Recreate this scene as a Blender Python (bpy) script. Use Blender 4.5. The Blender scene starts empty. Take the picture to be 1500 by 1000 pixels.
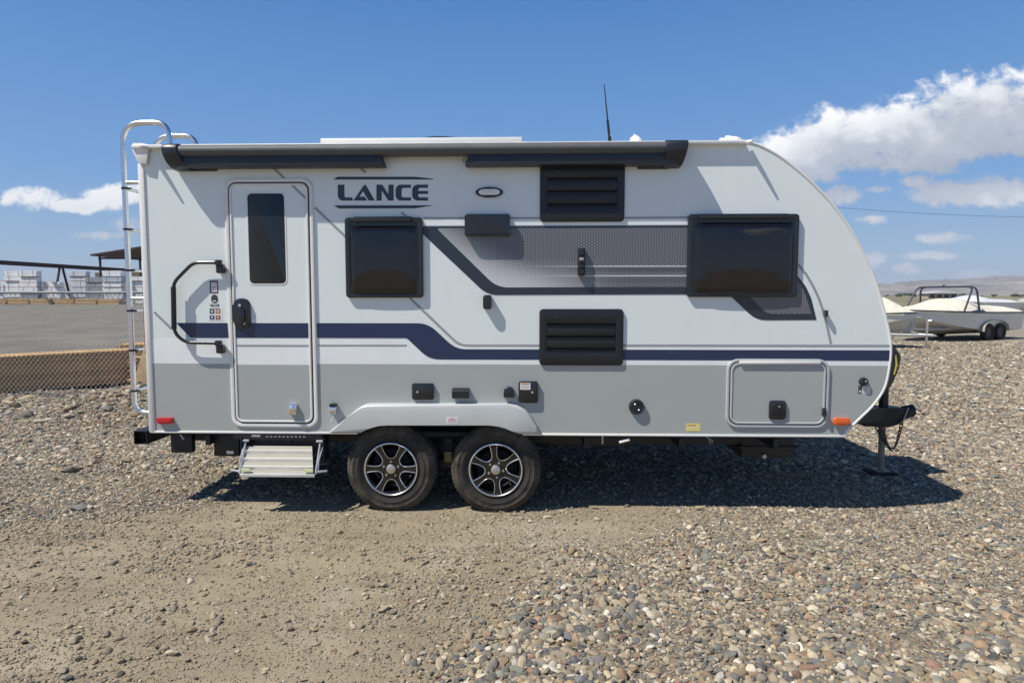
import bpy, bmesh, math, random
import numpy as np
from mathutils import Vector, Matrix
R = math.radians
random.seed(7); rng = np.random.default_rng(11)
scene = bpy.context.scene
col = scene.collection

# ------------------------------------------------------------------ camera
FPX = 920.0                     # focal length for a 1500 px wide picture
PITCH = math.atan(68.0 / FPX)   # looking a little down
YAW = R(1.75)                   # the trailer's front end is a little nearer
CAM = Vector((0.0, -5.0, 1.762))
fwd = Vector((-math.sin(YAW) * math.cos(PITCH), math.cos(YAW) * math.cos(PITCH), -math.sin(PITCH)))
rgt = Vector((math.cos(YAW), math.sin(YAW), 0.0))
upv = rgt.cross(fwd)
cd = bpy.data.cameras.new('camera'); cam = bpy.data.objects.new('camera', cd); col.objects.link(cam)
m = Matrix((rgt, upv, -fwd)).transposed().to_4x4(); m.translation = CAM
cam.matrix_world = m
cd.sensor_width = 36.0; cd.lens = 36.0 * FPX / 1500.0
cd.clip_start = 0.05; cd.clip_end = 60000.0
scene.camera = cam

def ray(px, py):
    return fwd + rgt * ((px - 750.0) / FPX) + upv * ((500.0 - py) / FPX)
def W(px, py, y=0.0):
    """a photograph measurement taken to the upright plane at depth y -> (x, z)"""
    d = ray(px, py); t = (y - CAM.y) / d.y
    p = CAM + d * t
    return p.x, p.z
def G(px, py, z=0.0):
    """a photograph measurement taken to the ground -> (x, y)"""
    d = ray(px, py); t = (z - CAM.z) / d.z
    p = CAM + d * t
    return p.x, p.y

# ------------------------------------------------------------------ node helper
class NT:
    def __init__(s, tree): s.t = tree; s.n = tree.nodes; s.l = tree.links
    def new(s, typ, **kw):
        n = s.n.new(typ)
        for k, v in kw.items(): setattr(n, k, v)
        return n
    def put(s, sock, v):
        if hasattr(v, 'is_linked') or isinstance(v, bpy.types.NodeSocket): s.l.new(v, sock)
        elif isinstance(v, (tuple, list)) and len(v) == 3 and sock.type == 'RGBA': sock.default_value = (*v, 1)
        else: sock.default_value = v
    def m(s, op, a, b=None, c=None, clamp=False):
        n = s.new('ShaderNodeMath', operation=op); n.use_clamp = clamp
        s.put(n.inputs[0], a)
        if b is not None: s.put(n.inputs[1], b)
        if c is not None: s.put(n.inputs[2], c)
        return n.outputs[0]
    def vm(s, op, a, b=None, scale=None):
        n = s.new('ShaderNodeVectorMath', operation=op); s.put(n.inputs[0], a)
        if b is not None: s.put(n.inputs[1], b)
        if scale is not None: s.put(n.inputs['Scale'], scale)
        return n.outputs['Value'] if op in ('DOT_PRODUCT', 'LENGTH', 'DISTANCE') else n.outputs[0]
    def sep(s, v):
        n = s.new('ShaderNodeSeparateXYZ'); s.put(n.inputs[0], v); return n.outputs
    def comb(s, x, y, z):
        n = s.new('ShaderNodeCombineXYZ')
        for i, v in enumerate((x, y, z)): s.put(n.inputs[i], v)
        return n.outputs[0]
    def noise(s, vec, scale, detail=3, rough=.55, dist=0):
        n = s.new('ShaderNodeTexNoise'); s.put(n.inputs['Vector'], vec)
        n.inputs['Scale'].default_value = scale; n.inputs['Detail'].default_value = detail
        n.inputs['Roughness'].default_value = rough; n.inputs['Distortion'].default_value = dist
        return n.outputs[0]
    def mix(s, f, a, b, mode='MIX'):
        n = s.new('ShaderNodeMix', data_type='RGBA', blend_type=mode)
        s.put(n.inputs[0], f); s.put(n.inputs[6], a); s.put(n.inputs[7], b); return n.outputs[2]
    def ss(s, v, lo, hi):
        n = s.new('ShaderNodeMapRange', interpolation_type='SMOOTHSTEP')
        s.put(n.inputs[0], v); n.inputs[1].default_value = lo; n.inputs[2].default_value = hi
        return n.outputs[0]
    def ramp(s, f, stops, interp='LINEAR'):
        n = s.new('ShaderNodeValToRGB'); n.color_ramp.interpolation = interp
        e = n.color_ramp.elements
        while len(e) < len(stops): e.new(0.5)
        for i, (p, c) in enumerate(stops): e[i].position = p; e[i].color = (*c, 1)
        s.put(n.inputs[0], f); return n.outputs[0]

# ------------------------------------------------------------------ light
LIGHT = Vector((0.61, 0.30, -1.0)).normalized()      # the way sunlight travels
SUN_EL = math.asin(-LIGHT.z); SUN_AZ = math.atan2(-LIGHT.x, -LIGHT.y)
sd = bpy.data.lights.new('sun', 'SUN'); sd.energy = 5.0; sd.angle = R(0.53); sd.color = (1.0, 0.945, 0.85)
so = bpy.data.objects.new('sun', sd); col.objects.link(so)
so.rotation_euler = LIGHT.to_track_quat('-Z', 'Y').to_euler(); so.location = (-8, -4, 14)

world = bpy.data.worlds.new('World'); scene.world = world; world.use_nodes = True
wt = NT(world.node_tree); wt.n.clear()
sky = wt.new('ShaderNodeTexSky', sky_type='NISHITA'); sky.sun_disc = False
sky.sun_elevation = SUN_EL; sky.sun_rotation = SUN_AZ
sky.altitude = 1200; sky.air_density = 1.0; sky.dust_density = 0.0; sky.ozone_density = 5.0
SKY_STRENGTH = 0.09
tc = wt.new('ShaderNodeTexCoord')
dx, dy, dz = wt.sep(tc.outputs['Generated'])
ya = wt.m('MAXIMUM', wt.m('ABSOLUTE', dy), 0.06)
U = wt.m('DIVIDE', dx, ya); V = wt.m('DIVIDE', dz, ya)
def cloud_uv(px, py):
    d = ray(px, py); return d.x / d.y, d.z / d.y
# cumulus: centre and half sizes (px of the photograph), weight
CLOUDS = [(1185, 226, 90, 38, 1), (1265, 204, 106, 54, 1.05), (1350, 192, 106, 54, 1.05), (1445, 168, 112, 60, 1.05), (1590, 165, 130, 66, 1),
          (1392, 284, 72, 20, .75), (1470, 284, 84, 28, .85), (1345, 266, 34, 11, .55), (1242, 288, 34, 18, .85), (1282, 278, 30, 9, .6),
          (1276, 321, 30, 10, .6), (1388, 350, 54, 12, .7), (1370, 374, 60, 10, .6), (1275, 378, 36, 16, .45),
          (1335, 394, 34, 11, .6), (1420, 402, 60, 10, .45),
          (180, 284, 62, 19, .72), (120, 302, 86, 13, .62), (40, 292, 60, 20, .7), (205, 330, 50, 16, .6), (-90, 300, 90, 24, .8), (150, 345, 90, 10, .3)]
def cloud_field(u, v, fine=True):
    acc = None
    for cx, cy, a, b, w in CLOUDS:
        u0, v0 = cloud_uv(cx, cy)
        e = wt.m('MULTIPLY', wt.m('SUBTRACT', u, u0), FPX / a)
        f = wt.m('MULTIPLY', wt.m('SUBTRACT', v, v0), FPX / b)
        q = wt.m('SUBTRACT', w, wt.m('MULTIPLY_ADD', e, e, wt.m('MULTIPLY', f, f)))
        acc = q if acc is None else wt.m('SMOOTH_MAX', acc, q, 0.12)
    vec = wt.comb(u, wt.m('MULTIPLY', v, 1.35), 0.37)
    n1 = wt.noise(vec, 8.5, 6 if fine else 4, .60, .3)
    n = wt.m('MULTIPLY', wt.m('SUBTRACT', n1, .5), 3.0)
    if fine: n = wt.m('ADD', n, wt.m('MULTIPLY', wt.m('SUBTRACT', wt.noise(vec, 32.0, 5, .64, .35), .5), 2.1))
    return wt.m('ADD', wt.m('ADD', wt.m('MAXIMUM', acc, -2.5), .22), n)
d1 = cloud_field(U, V)
d2 = cloud_field(wt.m('ADD', U, -0.018), wt.m('ADD', V, 0.050), False)
alpha = wt.ss(d1, 0.0, 0.85)
alpha = wt.m('MULTIPLY', alpha, wt.ss(V, 0.0, 0.03))
alpha = wt.m('MULTIPLY', alpha, wt.ss(V, 0.9, 0.5))
lit = wt.m('ADD', 0.26, wt.m('MULTIPLY', wt.m('SUBTRACT', d1, d2), 0.34), clamp=True)
lit = wt.m('SUBTRACT', lit, wt.m('MULTIPLY', wt.ss(d1, 0.4, 2.4), 0.22), clamp=True)
ccol = wt.ramp(lit, [(0.0, (3.9, 4.4, 5.3)), (0.40, (5.4, 5.8, 6.5)), (0.70, (8.8, 9.0, 9.3)), (1.0, (11.0, 10.9, 10.7))])
lowsky = wt.mix(wt.ss(V, 0.02, 0.22), (6.8, 7.1, 7.7), ccol)
# the clear, dry summer blue of the day, over the physical sky
blue = wt.ramp(dz, [(0.0, (3.8, 5.0, 6.3)), (.06, (2.9, 4.6, 6.7)), (.16, (1.60, 3.60, 7.0)), (.42, (.60, 2.15, 5.7)), (.60, (.35, 1.15, 3.2)), (1.0, (.16, .6, 1.9))])
clear = wt.mix(.88, sky.outputs[0], blue)
skyc = wt.mix(wt.m('MULTIPLY', alpha, 0.96), clear, lowsky)
bg = wt.new('ShaderNodeBackground'); wt.put(bg.inputs[0], skyc); bg.inputs[1].default_value = SKY_STRENGTH
wo = wt.new('ShaderNodeOutputWorld'); wt.l.new(bg.outputs[0], wo.inputs[0])

world.cycles.sampling_method = 'MANUAL'; world.cycles.sample_map_resolution = 256
scene.view_settings.view_transform = 'Standard'; scene.view_settings.look = 'None'
scene.view_settings.gamma = 1.0; scene.view_settings.use_curve_mapping = False
scene.view_settings.exposure = 0.20
scene.cycles.max_bounces = 6; scene.cycles.diffuse_bounces = 3; scene.cycles.glossy_bounces = 3
scene.cycles.transparent_max_bounces = 6; scene.cycles.volume_bounces = 0

# ------------------------------------------------------------------ materials
MATS = {}
def mat(name, color, rough=.5, metal=0.0, coat=0.0, var=0.0, vscale=4.0, bump=0.0, bscale=60.0, spec=.5, coat_rough=.05, streak=0.0, ripple=0.0):
    if name in MATS: return MATS[name]
    M = bpy.data.materials.new(name); M.use_nodes = True
    t = NT(M.node_tree); b = t.n['Principled BSDF']
    tcn = t.new('ShaderNodeTexCoord')
    c = (*color, 1)
    b.inputs['Base Color'].default_value = c
    b.inputs['Roughness'].default_value = rough; b.inputs['Metallic'].default_value = metal
    b.inputs['Coat Weight'].default_value = coat; b.inputs['Coat Roughness'].default_value = coat_rough
    b.inputs['Specular IOR Level'].default_value = spec
    n = t.noise(tcn.outputs['Object'], vscale, 5, .6)
    v = var if var else 0.04
    lo = tuple(max(0, x * (1 - v)) for x in color); hi = tuple(min(1, x * (1 + v)) for x in color)
    base = t.ramp(n, [(.3, lo), (.7, hi)])
    if streak:                                   # rain streaks and road film
        s1 = t.noise(t.vm('MULTIPLY', tcn.outputs['Object'], (9.0, 9.0, .7)), 2.0, 5, .65); s2 = t.noise(tcn.outputs['Object'], 1.3, 5, .6)
        base = t.mix(t.m('MULTIPLY', t.m('MULTIPLY', t.ss(s1, .48, .75), t.ss(s2, .35, .7)), streak), base, (.42, .38, .31))
    t.put(b.inputs['Base Color'], base)
    if ripple:
        bn = t.new('ShaderNodeBump'); bn.inputs['Strength'].default_value = 1.0; bn.inputs['Distance'].default_value = ripple
        t.put(bn.inputs['Height'], t.noise(tcn.outputs['Object'], 2.3, 2, .5)); t.l.new(bn.outputs[0], b.inputs['Coat Normal'])
    if bump:
        bn = t.new('ShaderNodeBump'); bn.inputs['Strength'].default_value = 1.0; bn.inputs['Distance'].default_value = bump
        t.put(bn.inputs['Height'], t.noise(tcn.outputs['Object'], bscale, 4, .55)); t.l.new(bn.outputs[0], b.inputs['Normal'])
    MATS[name] = M; return M

# ------------------------------------------------------------------ mesh helpers
ORG = {}                                  # object -> world position of its origin (translation-only parents)
def tag(o, label, cat, group=None):
    o['label'] = label; o['category'] = cat
    if group: o['group'] = group
    return o
def empty(name, loc=(0, 0, 0), parent=None):
    o = bpy.data.objects.new(name, None); o.empty_display_size = .2; col.objects.link(o)
    loc = Vector(loc)
    if parent: o.parent = parent; o.location = loc - ORG[parent.name]
    else: o.location = loc
    ORG[o.name] = loc; return o
def smooth(me, ang=38):
    for p in me.polygons: p.use_smooth = True
    me.set_sharp_from_angle(angle=R(ang))
def obj(name, bm, material, parent=None, org=None, ang=38):
    """link a bmesh (world coordinates) as one mesh object; its origin is org, or the parent's origin"""
    base = Vector(org) if org is not None else (ORG[parent.name] if parent else Vector((0, 0, 0)))
    bmesh.ops.translate(bm, vec=-base, verts=bm.verts)
    me = bpy.data.meshes.new(name); bm.normal_update(); bm.to_mesh(me); bm.free()
    smooth(me, ang)
    if material: me.materials.append(material)
    o = bpy.data.objects.new(name, me); col.objects.link(o)
    if parent: o.parent = parent; o.location = base - ORG[parent.name]
    else: o.location = base
    ORG[o.name] = base; return o
def box(bm, x0, x1, y0, y1, z0, z1, bev=0.0, seg=2):
    r = bmesh.ops.create_cube(bm, size=1.0)
    for v in r['verts']:
        v.co = Vector((x0 + (v.co.x + .5) * (x1 - x0), y0 + (v.co.y + .5) * (y1 - y0), z0 + (v.co.z + .5) * (z1 - z0)))
    if bev:
        es = list({e for v in r['verts'] for e in v.link_edges})
        bmesh.ops.bevel(bm, geom=es, offset=bev, segments=seg, profile=.5, affect='EDGES')
    return bm
def plate(bm, poly, y0, y1, bev=0.0, seg=2):
    """upright (x, z) outline extruded from the front face y0 back to y1, front rim rounded"""
    a = sum(poly[i][0] * poly[(i + 1) % len(poly)][1] - poly[(i + 1) % len(poly)][0] * poly[i][1] for i in range(len(poly)))
    if a < 0: poly = poly[::-1]
    f = [bm.verts.new((x, y0, z)) for x, z in poly]
    b = [bm.verts.new((x, y1, z)) for x, z in poly]
    ff = bm.faces.new(f); bm.faces.new(b[::-1])
    n = len(f)
    for i in range(n): bm.faces.new((f[i], b[i], b[(i + 1) % n], f[(i + 1) % n]))
    if bev:
        bmesh.ops.bevel(bm, geom=[e for e in ff.edges], offset=bev, segments=seg, profile=.5, affect='EDGES')
    bmesh.ops.recalc_face_normals(bm, faces=bm.faces[:])
    return bm
def rring(bm, outer, inner, y0, y1, bev=0.0):
    """frame between two outlines with the same number of points"""
    n = len(outer)
    fo = [bm.verts.new((x, y0, z)) for x, z in outer]; fi = [bm.verts.new((x, y0, z)) for x, z in inner]
    bo = [bm.verts.new((x, y1, z)) for x, z in outer]; bi = [bm.verts.new((x, y1, z)) for x, z in inner]
    es = []
    for i in range(n):
        j = (i + 1) % n
        bm.faces.new((fo[i], fo[j], fi[j], fi[i])); bm.faces.new((bo[j], bo[i], bi[i], bi[j]))
        bm.faces.new((fo[j], fo[i], bo[i], bo[j])); bm.faces.new((fi[i], fi[j], bi[j], bi[i]))
    bm.edges.ensure_lookup_table()
    if bev:
        S = set(fo); T = set(fi)
        es = [e for e in bm.edges if (e.verts[0] in S and e.verts[1] in S) or (e.verts[0] in T and e.verts[1] in T)]
        bmesh.ops.bevel(bm, geom=es, offset=bev, segments=2, profile=.5, affect='EDGES')
    bmesh.ops.recalc_face_normals(bm, faces=bm.faces[:])
    return bm
def rrect(x0, x1, z0, z1, r, n=6):
    r = min(r, abs(x1 - x0) / 2 - 1e-4, abs(z1 - z0) / 2 - 1e-4); out = []
    for cx, cz, a0 in ((x1 - r, z1 - r, 0), (x0 + r, z1 - r, 90), (x0 + r, z0 + r, 180), (x1 - r, z0 + r, 270)):
        for i in range(n + 1):
            a = R(a0 + 90 * i / n); out.append((cx + r * math.cos(a), cz + r * math.sin(a)))
    return out
def pr(px0, py0, px1, py1, y=0.0):
    """photo rectangle (left, top, right, bottom) -> x0, x1, z0, z1 on the plane y"""
    xm, zm = (px0 + px1) / 2, (py0 + py1) / 2
    return W(px0, zm, y)[0], W(px1, zm, y)[0], W(xm, py1, y)[1], W(xm, py0, y)[1]
def pp(pts, y=0.0): return [W(a, b, y) for a, b in pts]
def round_poly(pts, rad, n=5):
    """round the corners given as (x, z, radius factor)"""
    out = []; k = len(pts)
    for i in range(k):
        p = Vector(pts[i][:2]); a = Vector(pts[i - 1][:2]); b = Vector(pts[(i + 1) % k][:2])
        r = rad * (pts[i][2] if len(pts[i]) > 2 else 1.0)
        u = (a - p); w = (b - p); l = min(r, u.length * .45, w.length * .45)
        if l < 1e-5: out.append(tuple(p)); continue
        s = p + u.normalized() * l; e = p + w.normalized() * l
        for j in range(n + 1):
            t = j / n; q = s * (1 - t) ** 2 + p * 2 * t * (1 - t) + e * t * t; out.append((q.x, q.y))
    return out
def catmull(pts, n=6):
    P = [Vector(p) for p in pts]; out = []
    for i in range(len(P) - 1):
        p0 = P[max(i - 1, 0)]; p1 = P[i]; p2 = P[i + 1]; p3 = P[min(i + 2, len(P) - 1)]
        for j in range(n):
            t = j / n
            out.append(.5 * ((2 * p1) + (p2 - p0) * t + (2 * p0 - 5 * p1 + 4 * p2 - p3) * t * t + (3 * p1 - p0 - 3 * p2 + p3) * t ** 3))
    out.append(P[-1]); return out
def fillet(pts, r, n=6):
    """3-D polyline with rounded corners"""
    P = [Vector(p) for p in pts]; out = [P[0]]
    for i in range(1, len(P) - 1):
        u = P[i - 1] - P[i]; w = P[i + 1] - P[i]; l = min(r, u.length * .48, w.length * .48)
        s = P[i] + u.normalized() * l; e = P[i] + w.normalized() * l
        for j in range(n + 1):
            t = j / n; out.append(s * (1 - t) ** 2 + P[i] * 2 * t * (1 - t) + e * t * t)
    out.append(P[-1]); return out
def tube(bm, pts, r, n=10, caps=True, rz=None):
    P = [Vector(p) for p in pts]; rings = []; prev = None
    for i, p in enumerate(P):
        d = (P[min(i + 1, len(P) - 1)] - P[max(i - 1, 0)]).normalized()
        if prev is None:
            a = Vector((0, 0, 1)) if abs(d.z) < .9 else Vector((0, 1, 0)); u = d.cross(a).normalized()
        else: u = (prev - d * prev.dot(d)).normalized()
        prev = u; v = d.cross(u)
        rr = r[i] if isinstance(r, (list, tuple)) else r
        rings.append([bm.verts.new(p + u * (math.cos(2 * math.pi * k / n) * rr) + v * (math.sin(2 * math.pi * k / n) * rr)) for k in range(n)])
    for a, b in zip(rings, rings[1:]):
        for k in range(n): bm.faces.new((a[k], a[(k + 1) % n], b[(k + 1) % n], b[k]))
    if caps: bm.faces.new(rings[0][::-1]); bm.faces.new(rings[-1])
    bmesh.ops.recalc_face_normals(bm, faces=bm.faces[:])
    return bm
def lathe(bm, prof, c=(0, 0, 0), n=48, axis='y', close=False, caps=True):
    """profile of (radius, along axis) turned about the axis"""
    c = Vector(c); rings = []
    for r, h in prof:
        ring = []
        for k in range(n):
            a = 2 * math.pi * k / n; s, t = math.cos(a) * r, math.sin(a) * r
            ring.append(bm.verts.new(c + (Vector((s, h, t)) if axis == 'y' else Vector((s, t, h)) if axis == 'z' else Vector((h, s, t)))))
        rings.append(ring)
    if close: rings.append(rings[0])
    for a, b in zip(rings, rings[1:]):
        for k in range(n):
            try: bm.faces.new((a[k], a[(k + 1) % n], b[(k + 1) % n], b[k]))
            except ValueError: pass
    if not close and caps:
        for ring, r in ((rings[0], prof[0][0]), (rings[-1], prof[-1][0])):
            if r > 1e-4:
                try: bm.faces.new(ring)
                except ValueError: pass
    bmesh.ops.remove_doubles(bm, verts=bm.verts[:], dist=1e-6)
    bmesh.ops.recalc_face_normals(bm, faces=bm.faces[:])
    return bm
def B(): return bmesh.new()
def copy_tree(o, parent=None):
    c = o.copy(); col.objects.link(c)
    if parent: c.parent = parent
    for ch in [k for k in o.children]: copy_tree(ch, c)
    return c

# numpy value noise for relief and scatter
_perm = np.random.default_rng(3).random((256, 256))
def vnoise(x, y):
    x = np.asarray(x, float); y = np.asarray(y, float)
    xi = np.floor(x).astype(int); yi = np.floor(y).astype(int); fx = x - xi; fy = y - yi
    fx = fx * fx * (3 - 2 * fx); fy = fy * fy * (3 - 2 * fy)
    g = lambda a, b: _perm[a & 255, b & 255]
    return (g(xi, yi) * (1 - fx) + g(xi + 1, yi) * fx) * (1 - fy) + (g(xi, yi + 1) * (1 - fx) + g(xi + 1, yi + 1) * fx) * fy
def fbm(x, y, o=4):
    s = 0; a = .5; t = 0
    for i in range(o): s = s + a * vnoise(x * 2 ** i + 17 * i, y * 2 ** i + 31 * i); t += a; a *= .55
    return s / t
def sstep(v, lo, hi):
    t = np.clip((np.asarray(v, float) - lo) / (hi - lo), 0, 1); return t * t * (3 - 2 * t)

# ------------------------------------------------------------------ the ground
FENCE_Y = 4.9
def dirt_mask(x, y):
    """1 = bare packed dirt, 0 = loose gravel"""
    x = np.asarray(x, float); y = np.asarray(y, float)
    wob = (fbm(x * .9 + 5, y * .9 + 9, 4) - .5) * 1.5
    right = sstep(x - (.62 + .56 * y) + wob * 1.0, 1.0, -.85)          # gravel begins on the right
    back = sstep(y + wob * .45 - (.10 + .42 * np.minimum(x + 2.3, 0)), .30, -.22)   # and behind
    wheel = sstep(np.abs(y - .12) + wob * .2, .45, .1) * sstep(np.abs(x + .55), 1.7, 1.0)
    d = np.maximum(right * back, wheel * .9)
    d = d * sstep(y, -14, -7)
    patch = fbm(x * 1.7 + 40, y * 2.6 + 3, 4)
    return np.clip(d * (1 - .45 * sstep(patch, .54, .72)), 0, 1)
def height(x, y):
    x = np.asarray(x, float); y = np.asarray(y, float)
    near = sstep(np.hypot(x, y), 60, 20)
    h = (fbm(x * .35, y * .35, 3) - .5) * .055 * near + (fbm(x * 1.9, y * 1.9, 3) - .5) * .022 * near
    trailer = sstep(np.maximum(np.abs(x) - 3.4, np.abs(y - .9) - 1.2), .8, -.2)
    h = h * (1 - .8 * trailer)
    for y0, sl, w in ((-.42, .02, .11), (-1.95, .10, .13), (-1.15, -.05, .10)):          # worn wheel tracks
        q = (y - y0 - sl * x - .10 * (fbm(x * .6 + y0, x * 0 + 3, 2) - .5)) / w
        h = h + dirt_mask(x, y) * (-.013 * np.exp(-q ** 2) + .007 * np.exp(-((np.abs(q) - 1.6) / .5) ** 2))
    berm = sstep(x, -4.3, -5.9) * sstep(y, 3.0, 4.3) * sstep(y, 6.8, 5.6)
    h = h + berm * (.02 + .25 * sstep(x, -7.9, -6.2) + .10 * (fbm(x * 1.3, y * 1.3 + 7, 3) - .35))
    return h
def axis_coords(lo, hi, step, far, k=1.16):
    a = list(np.arange(lo, hi + 1e-6, step)); s = step; p = hi
    while p < far: s *= k; p += s; a.append(p)
    s = step; p = lo
    while p > -far: s *= k; p -= s; a.insert(0, p)
    return np.array(a)
gx = axis_coords(-7.5, 7.5, .06, 14000); gy = axis_coords(-3.4, 6.6, .06, 14000)
GX, GY = np.meshgrid(gx, gy); GZ = height(GX, GY)
verts = np.stack([GX.ravel(), GY.ravel(), GZ.ravel()], 1)
nx, ny = len(gx), len(gy)
ii = (np.arange(ny - 1)[:, None] * nx + np.arange(nx - 1)[None, :]).ravel()
faces = np.stack([ii, ii + 1, ii + nx + 1, ii + nx], 1)
me = bpy.data.meshes.new('ground')
me.vertices.add(len(verts)); me.vertices.foreach_set('co', verts.ravel())
me.loops.add(faces.size); me.loops.foreach_set('vertex_index', faces.ravel().astype(np.int32))
me.polygons.add(len(faces)); me.polygons.foreach_set('loop_start', np.arange(0, faces.size, 4, dtype=np.int32))
me.update(calc_edges=True)
at = me.attributes.new('dirt', 'FLOAT', 'POINT'); at.data.foreach_set('value', dirt_mask(GX, GY).ravel().astype(np.float32))
me.polygons.foreach_set('use_smooth', np.ones(len(faces), dtype=bool))

STONE = [(0.0, (.36, .30, .21)), (.10, (.225, .203, .162)), (.19, (.45, .385, .275)), (.28, (.155, .158, .150)), (.37, (.29, .25, .185)),
         (.46, (.53, .47, .37)), (.53, (.18, .168, .142)), (.60, (.33, .245, .155)), (.68, (.092, .096, .102)), (.74, (.39, .335, .245)),
         (.82, (.24, .148, .112)), (.855, (.60, .56, .48)), (.90, (.20, .21, .185)), (.945, (.34, .228, .155)), (.975, (.145, .155, .17))]
def ground_material():
    M = bpy.data.materials.new('gravel_ground'); M.use_nodes = True; t = NT(M.node_tree); b = t.n['Principled BSDF']
    P = t.new('ShaderNodeNewGeometry').outputs['Position']
    a = t.new('ShaderNodeAttribute', attribute_name='dirt').outputs['Fac']
    n1 = t.noise(P, 1.1, 6, .6); n2 = t.noise(P, 9, 6, .65); n3 = t.noise(P, 95, 4, .7); n4 = t.noise(P, 340, 2, .6)
    dirt = t.ramp(n1, [(.28, (.235, .192, .128)), (.5, (.325, .270, .186)), (.72, (.41, .355, .262))])
    dirt = t.mix(t.ss(n2, .35, .75), dirt, (.285, .243, .174))
    n0 = t.noise(P, .55, 4, .6); dirt = t.mix(t.m('MULTIPLY', t.ss(n0, .50, .68), .55), dirt, (.36, .325, .262))
    stretch = t.noise(t.vm('MULTIPLY', P, (.5, 3.2, 1.0)), 1.4, 5, .6); dirt = t.mix(t.m('MULTIPLY', t.ss(stretch, .52, .70), .5), dirt, (.175, .142, .098))
    dirt = t.mix(t.m('MULTIPLY', t.ss(n3, .52, .72), .55), dirt, (.13, .112, .09))
    dirt = t.mix(t.m('MULTIPLY', t.ss(n4, .6, .75), .4), dirt, (.42, .385, .32))
    vo = t.new('ShaderNodeTexVoronoi'); t.put(vo.inputs['Vector'], P); vo.inputs['Scale'].default_value = 21; vo.inputs['Randomness'].default_value = 1
    sx = t.sep(vo.outputs['Color'])
    peb = t.ramp(sx[0], STONE, 'CONSTANT')
    edge = t.ss(vo.outputs['Distance'], .50, .75)
    peb = t.mix(t.m('MULTIPLY', edge, .7), peb, (.10, .09, .075))
    peb = t.mix(.25, peb, t.ramp(n2, [(.3, (.17, .15, .12)), (.7, (.38, .34, .27))]))
    c = t.mix(t.ss(a, .02, .40), peb, dirt)
    t.put(b.inputs['Base Color'], c); b.inputs['Roughness'].default_value = .92; b.inputs['Specular IOR Level'].default_value = .2
    hh = t.m('ADD', t.m('MULTIPLY', n3, .5), t.m('ADD', t.m('MULTIPLY', n4, .22), t.m('MULTIPLY', n2, .9)))
    hh = t.m('ADD', hh, t.m('MULTIPLY', t.m('SUBTRACT', 1.0, vo.outputs['Distance']), t.m('SUBTRACT', 1.0, a)))
    bn = t.new('ShaderNodeBump'); bn.inputs['Distance'].default_value = .012; bn.inputs['Strength'].default_value = .9
    t.put(bn.inputs['Height'], hh); t.l.new(bn.outputs[0], b.inputs['Normal'])
    return M
def stone_material(name, dusty):
    M = bpy.data.materials.new(name); M.use_nodes = True; t = NT(M.node_tree); b = t.n['Principled BSDF']
    oi = t.new('ShaderNodeObjectInfo'); tcn = t.new('ShaderNodeTexCoord')
    c = t.ramp(oi.outputs['Random'], STONE, 'CONSTANT')
    r2 = t.m('FRACT', t.m('MULTIPLY', oi.outputs['Random'], 91.7))
    c = t.mix(1.0, c, t.ramp(r2, [(0, (.62, .62, .62)), (1, (1.15, 1.13, 1.09))]), 'MULTIPLY')
    vec = t.vm('ADD', tcn.outputs['Object'], t.comb(t.m('MULTIPLY', oi.outputs['Random'], 60.0), 0, 0))
    n = t.noise(vec, 2.2, 6, .65); c = t.mix(t.m('MULTIPLY', t.ss(n, .45, .7), .40), c, (.33, .275, .195))
    n5 = t.noise(vec, 9, 4, .7); c = t.mix(t.m('MULTIPLY', t.ss(n5, .55, .72), .35), c, (.12, .11, .10))
    if dusty: c = t.mix(dusty, c, (.295, .245, .170))
    t.put(b.inputs['Base Color'], c); b.inputs['Roughness'].default_value = .78; b.inputs['Specular IOR Level'].default_value = .3
    bn = t.new('ShaderNodeBump'); bn.inputs['Distance'].default_value = .0012; t.put(bn.inputs['Height'], n5); t.l.new(bn.outputs[0], b.inputs['Normal'])
    return M
ground = bpy.data.objects.new('ground', me); col.objects.link(ground); me.materials.append(ground_material()); ground['kind'] = 'structure'
ORG['ground'] = Vector((0, 0, 0))

# stones: a dozen water-worn and broken shapes, shared by everything that lies about
def stone_mesh(i, material, angular):
    r = random.Random(100 + i); bm = B(); bmesh.ops.create_icosphere(bm, subdivisions=2, radius=1.0)
    ph = [Vector((r.uniform(-1, 1), r.uniform(-1, 1), r.uniform(-1, 1))) * 2 for _ in range(3)]
    cuts = [(Vector((r.gauss(0, 1), r.gauss(0, 1), r.gauss(0, 1))).normalized(), r.uniform(.50, .82)) for _ in range(angular)]
    sx, sy, sz = r.uniform(.85, 1.3), r.uniform(.6, .95), r.uniform(.36, .66)
    for v in bm.verts:
        p = v.co.copy(); k = 1 + sum(.09 * math.sin(p.dot(q) * 1.6 + q.x * 5) for q in ph)
        p = p * k
        for nrm, d in cuts:
            e = p.dot(nrm) - d
            if e > 0: p -= nrm * e * .9
        v.co = Vector((p.x * sx, p.y * sy, p.z * sz))
    me = bpy.data.meshes.new('stone'); bm.to_mesh(me); bm.free()
    for p in me.polygons: p.use_smooth = True
    me.set_sharp_from_angle(angle=R(33)); me.materials.append(material); return me
clean = stone_material('river_stone', 0.0); dusty = stone_material('dusty_stone', .45)
SHAPES = [stone_mesh(i, clean, 3 + (i % 4) * 3) for i in range(12)]
DUSTY = [stone_mesh(i, dusty, 2 + (i % 4) * 2) for i in range(12)]
def shape_collection(name, meshes):
    c = bpy.data.collections.new(name)
    for i, me in enumerate(meshes): c.objects.link(bpy.data.objects.new('stone_shape_%02d' % i, me))
    return c
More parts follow.
